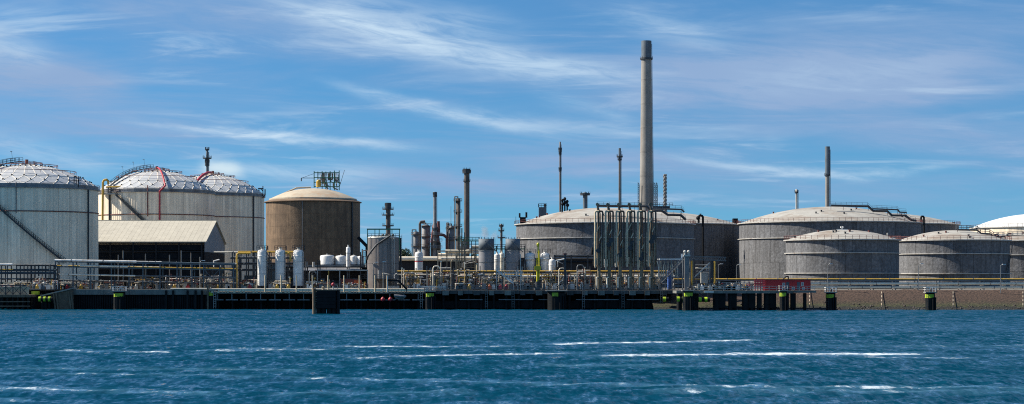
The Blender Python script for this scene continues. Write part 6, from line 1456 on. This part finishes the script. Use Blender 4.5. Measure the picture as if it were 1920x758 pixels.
# small things along the quay and other small things
def railing_run(px0, px1, Y, z, label, mt='pale_steel', step=1.4):
    m = MB(); m.railing([(X(px0,Y),Y,z),(X(px1,Y),Y,z)],1.1,step,0.05,3); t = thing('handrail',label,'railing',(X((px0+px1)/2,Y),Y,z)); m.build('rails',mt,t)
railing_run(785,836,494.0,4.98,'pale handrail on the left corner of the loading platform','white_paint')
railing_run(728,748,497,GZ+0.0,'pale handrail beside the slanting gangplank','white_paint')
def gangplank():
    Y = 495; t = thing('gangplank','black slanting gangplank with pale post at the jetty walkway','gangplank',(X(745,Y),Y,4.6))
    m = MB(); m.beam(P(727,526,Y),P(747,526.5,Y),0.5,0.4); m.beam(P(747,526.5,Y),P(763,543,Y),0.5,0.45); m.build('beam','black_steel',t)
    m = MB(); m.beam((X(726.5,Y),Y,4.6),P(726.5,518,Y),0.24); m.build('post','white_paint',t)
    m = MB(); m.beam((X(762,Y),Y,4.6),P(762,543,Y),0.24); m.build('post','dark_steel',t)
gangplank()
def workboat():
    Y = 494.6; z = 2.2; t = thing('work_float','grey inflatable slung under the jetty walkway beside red floats','float',(X(750,Y),Y,z))
    m = MB(); m.cyl(P(739,555,Y),P(759,556,Y),0.42,n=10); m.ball(P(759,556,Y),0.42,8,5); m.cyl(P(741,559,Y+0.8),P(757,559,Y+0.8),0.38,n=10); m.build('hull','column_steel',t)
    for p in (718,732): m = MB(); m.lathe((X(p,Y),Y),[(0.1,2.1),(0.55,2.4),(0.55,2.9),(0.1,3.3)],10); m.build('red_float','red_pipe',t)
    m = MB(); m.beam(P(743,555,Y),P(743,548,Y),0.06); m.beam(P(756,555,Y),P(756,548,Y),0.06); m.beam(P(718,559,Y),P(718,548,Y),0.06); m.beam(P(732,559,Y),P(732,548,Y),0.06); m.build('sling','dark_steel',t)
workboat()
def tree(px, py1, Y, w, seed, label):
    rng = random.Random(seed); x = X(px,Y); zt = Z(py1,Y); h = zt-GZ
    t = thing('tree',label,'tree',(x,Y,GZ),'trees behind the refinery')
    m = MB(); m.cyl((x,Y,GZ),(x,Y,GZ+h*0.55),0.35,0.2,n=7)
    for k in range(5): a = rng.uniform(0,6.28); m.cyl((x,Y,GZ+h*(0.3+0.05*k)),(x+w*0.5*math.cos(a),Y+w*0.5*math.sin(a),GZ+h*rng.uniform(0.6,0.9)),0.15,0.05,n=5)
    m.build('trunk','bark',t)
    m = MB(); cl = [(x+rng.gauss(0,w*0.42),Y+rng.gauss(0,w*0.4),GZ+h*rng.uniform(0.35,0.92),w*rng.uniform(0.22,0.42)) for _ in range(14)]
    for k in range(2600):
        cx,cy,cz,cr = rng.choice(cl); d = Vector((rng.gauss(0,1),rng.gauss(0,1),rng.gauss(0,0.8))).normalized()*cr*rng.uniform(0.6,1.05)
        p = Vector((cx,cy,cz))+d; u = Vector((rng.uniform(-1,1),rng.uniform(-1,1),rng.uniform(-1,1))).normalized(); v = u.orthogonal().normalized(); s = rng.uniform(0.18,0.42)
        if p.z > zt+0.5 or p.z < GZ+1: continue
        m.add([tuple(p-u*s),tuple(p+v*s*0.6),tuple(p+u*s),tuple(p-v*s*0.6)],[(0,1,2,3)])
    m.build('crown','leaf',t)
tree(757,469,900,4.5,1,'small green tree right of the ribbed tank')
tree(767,465,905,5.5,2,'taller green tree left of the refinery columns')
tree(748,474,880,3.5,3,'low bush half hidden by the ribbed tank edge')
tree(892,474,905,4.0,4,'low tree at the foot of the highest stack')

# ---------------------------------------------------------------- steam
def steam(px, py, Y, w, h, dens, label, col=(0.8,0.82,0.85), seed=0.0):
    m = MB(); x,y,z = P(px,py,Y); m.ball((x,y,z),w,16,10,h/w)
    nm = 'steam%d' % int(px); mt = bpy.data.materials.new(nm); mt.use_nodes = True; N, L = mt.node_tree.nodes, mt.node_tree.links; N.clear(); M[nm] = mt
    out = N.new('ShaderNodeOutputMaterial'); pv = N.new('ShaderNodeVolumePrincipled'); pv.inputs['Color'].default_value = (*col,1); L.new(pv.outputs[0], out.inputs['Volume'])
    tc = N.new('ShaderNodeTexCoord'); n = N.new('ShaderNodeTexNoise'); n.noise_dimensions = '4D'; n.inputs['W'].default_value = seed; n.inputs['Scale'].default_value = 1.4/w; n.inputs['Detail'].default_value = 4; L.new(tc.outputs['Object'], n.inputs['Vector'])
    ln = N.new('ShaderNodeVectorMath'); ln.operation = 'LENGTH'; mp = N.new('ShaderNodeMapping'); mp.inputs['Location'].default_value = (0,0,-1.0); mp.inputs['Scale'].default_value = (1/w,1/w,1/h); L.new(tc.outputs['Object'], mp.inputs['Vector']); L.new(mp.outputs[0], ln.inputs[0])
    f = N.new('ShaderNodeMapRange'); L.new(ln.outputs['Value'], f.inputs[0]); f.inputs[1].default_value = 1.0; f.inputs[2].default_value = 0.1; f.inputs[3].default_value = -0.75; f.inputs[4].default_value = 0.25
    s = N.new('ShaderNodeMath'); s.operation = 'ADD'; L.new(n.outputs[0], s.inputs[0]); L.new(f.outputs[0], s.inputs[1])
    r = N.new('ShaderNodeMapRange'); L.new(s.outputs[0], r.inputs[0]); r.inputs[1].default_value = 0.2; r.inputs[2].default_value = 0.6; r.inputs[3].default_value = 0; r.inputs[4].default_value = dens
    L.new(r.outputs[0], pv.inputs['Density'])
    o = m.build('steam_plume', nm); o['label'] = label; o['category'] = 'steam'; kind(o, 'stuff')
steam(909,436,640,2.6,4.6,0.35,'wisp of steam above the left grey cylinder',(0.55,0.57,0.6),1.0)
steam(926,442,645,2.2,3.2,0.25,'faint steam between the two grey cylinders',(0.55,0.57,0.6),2.0)
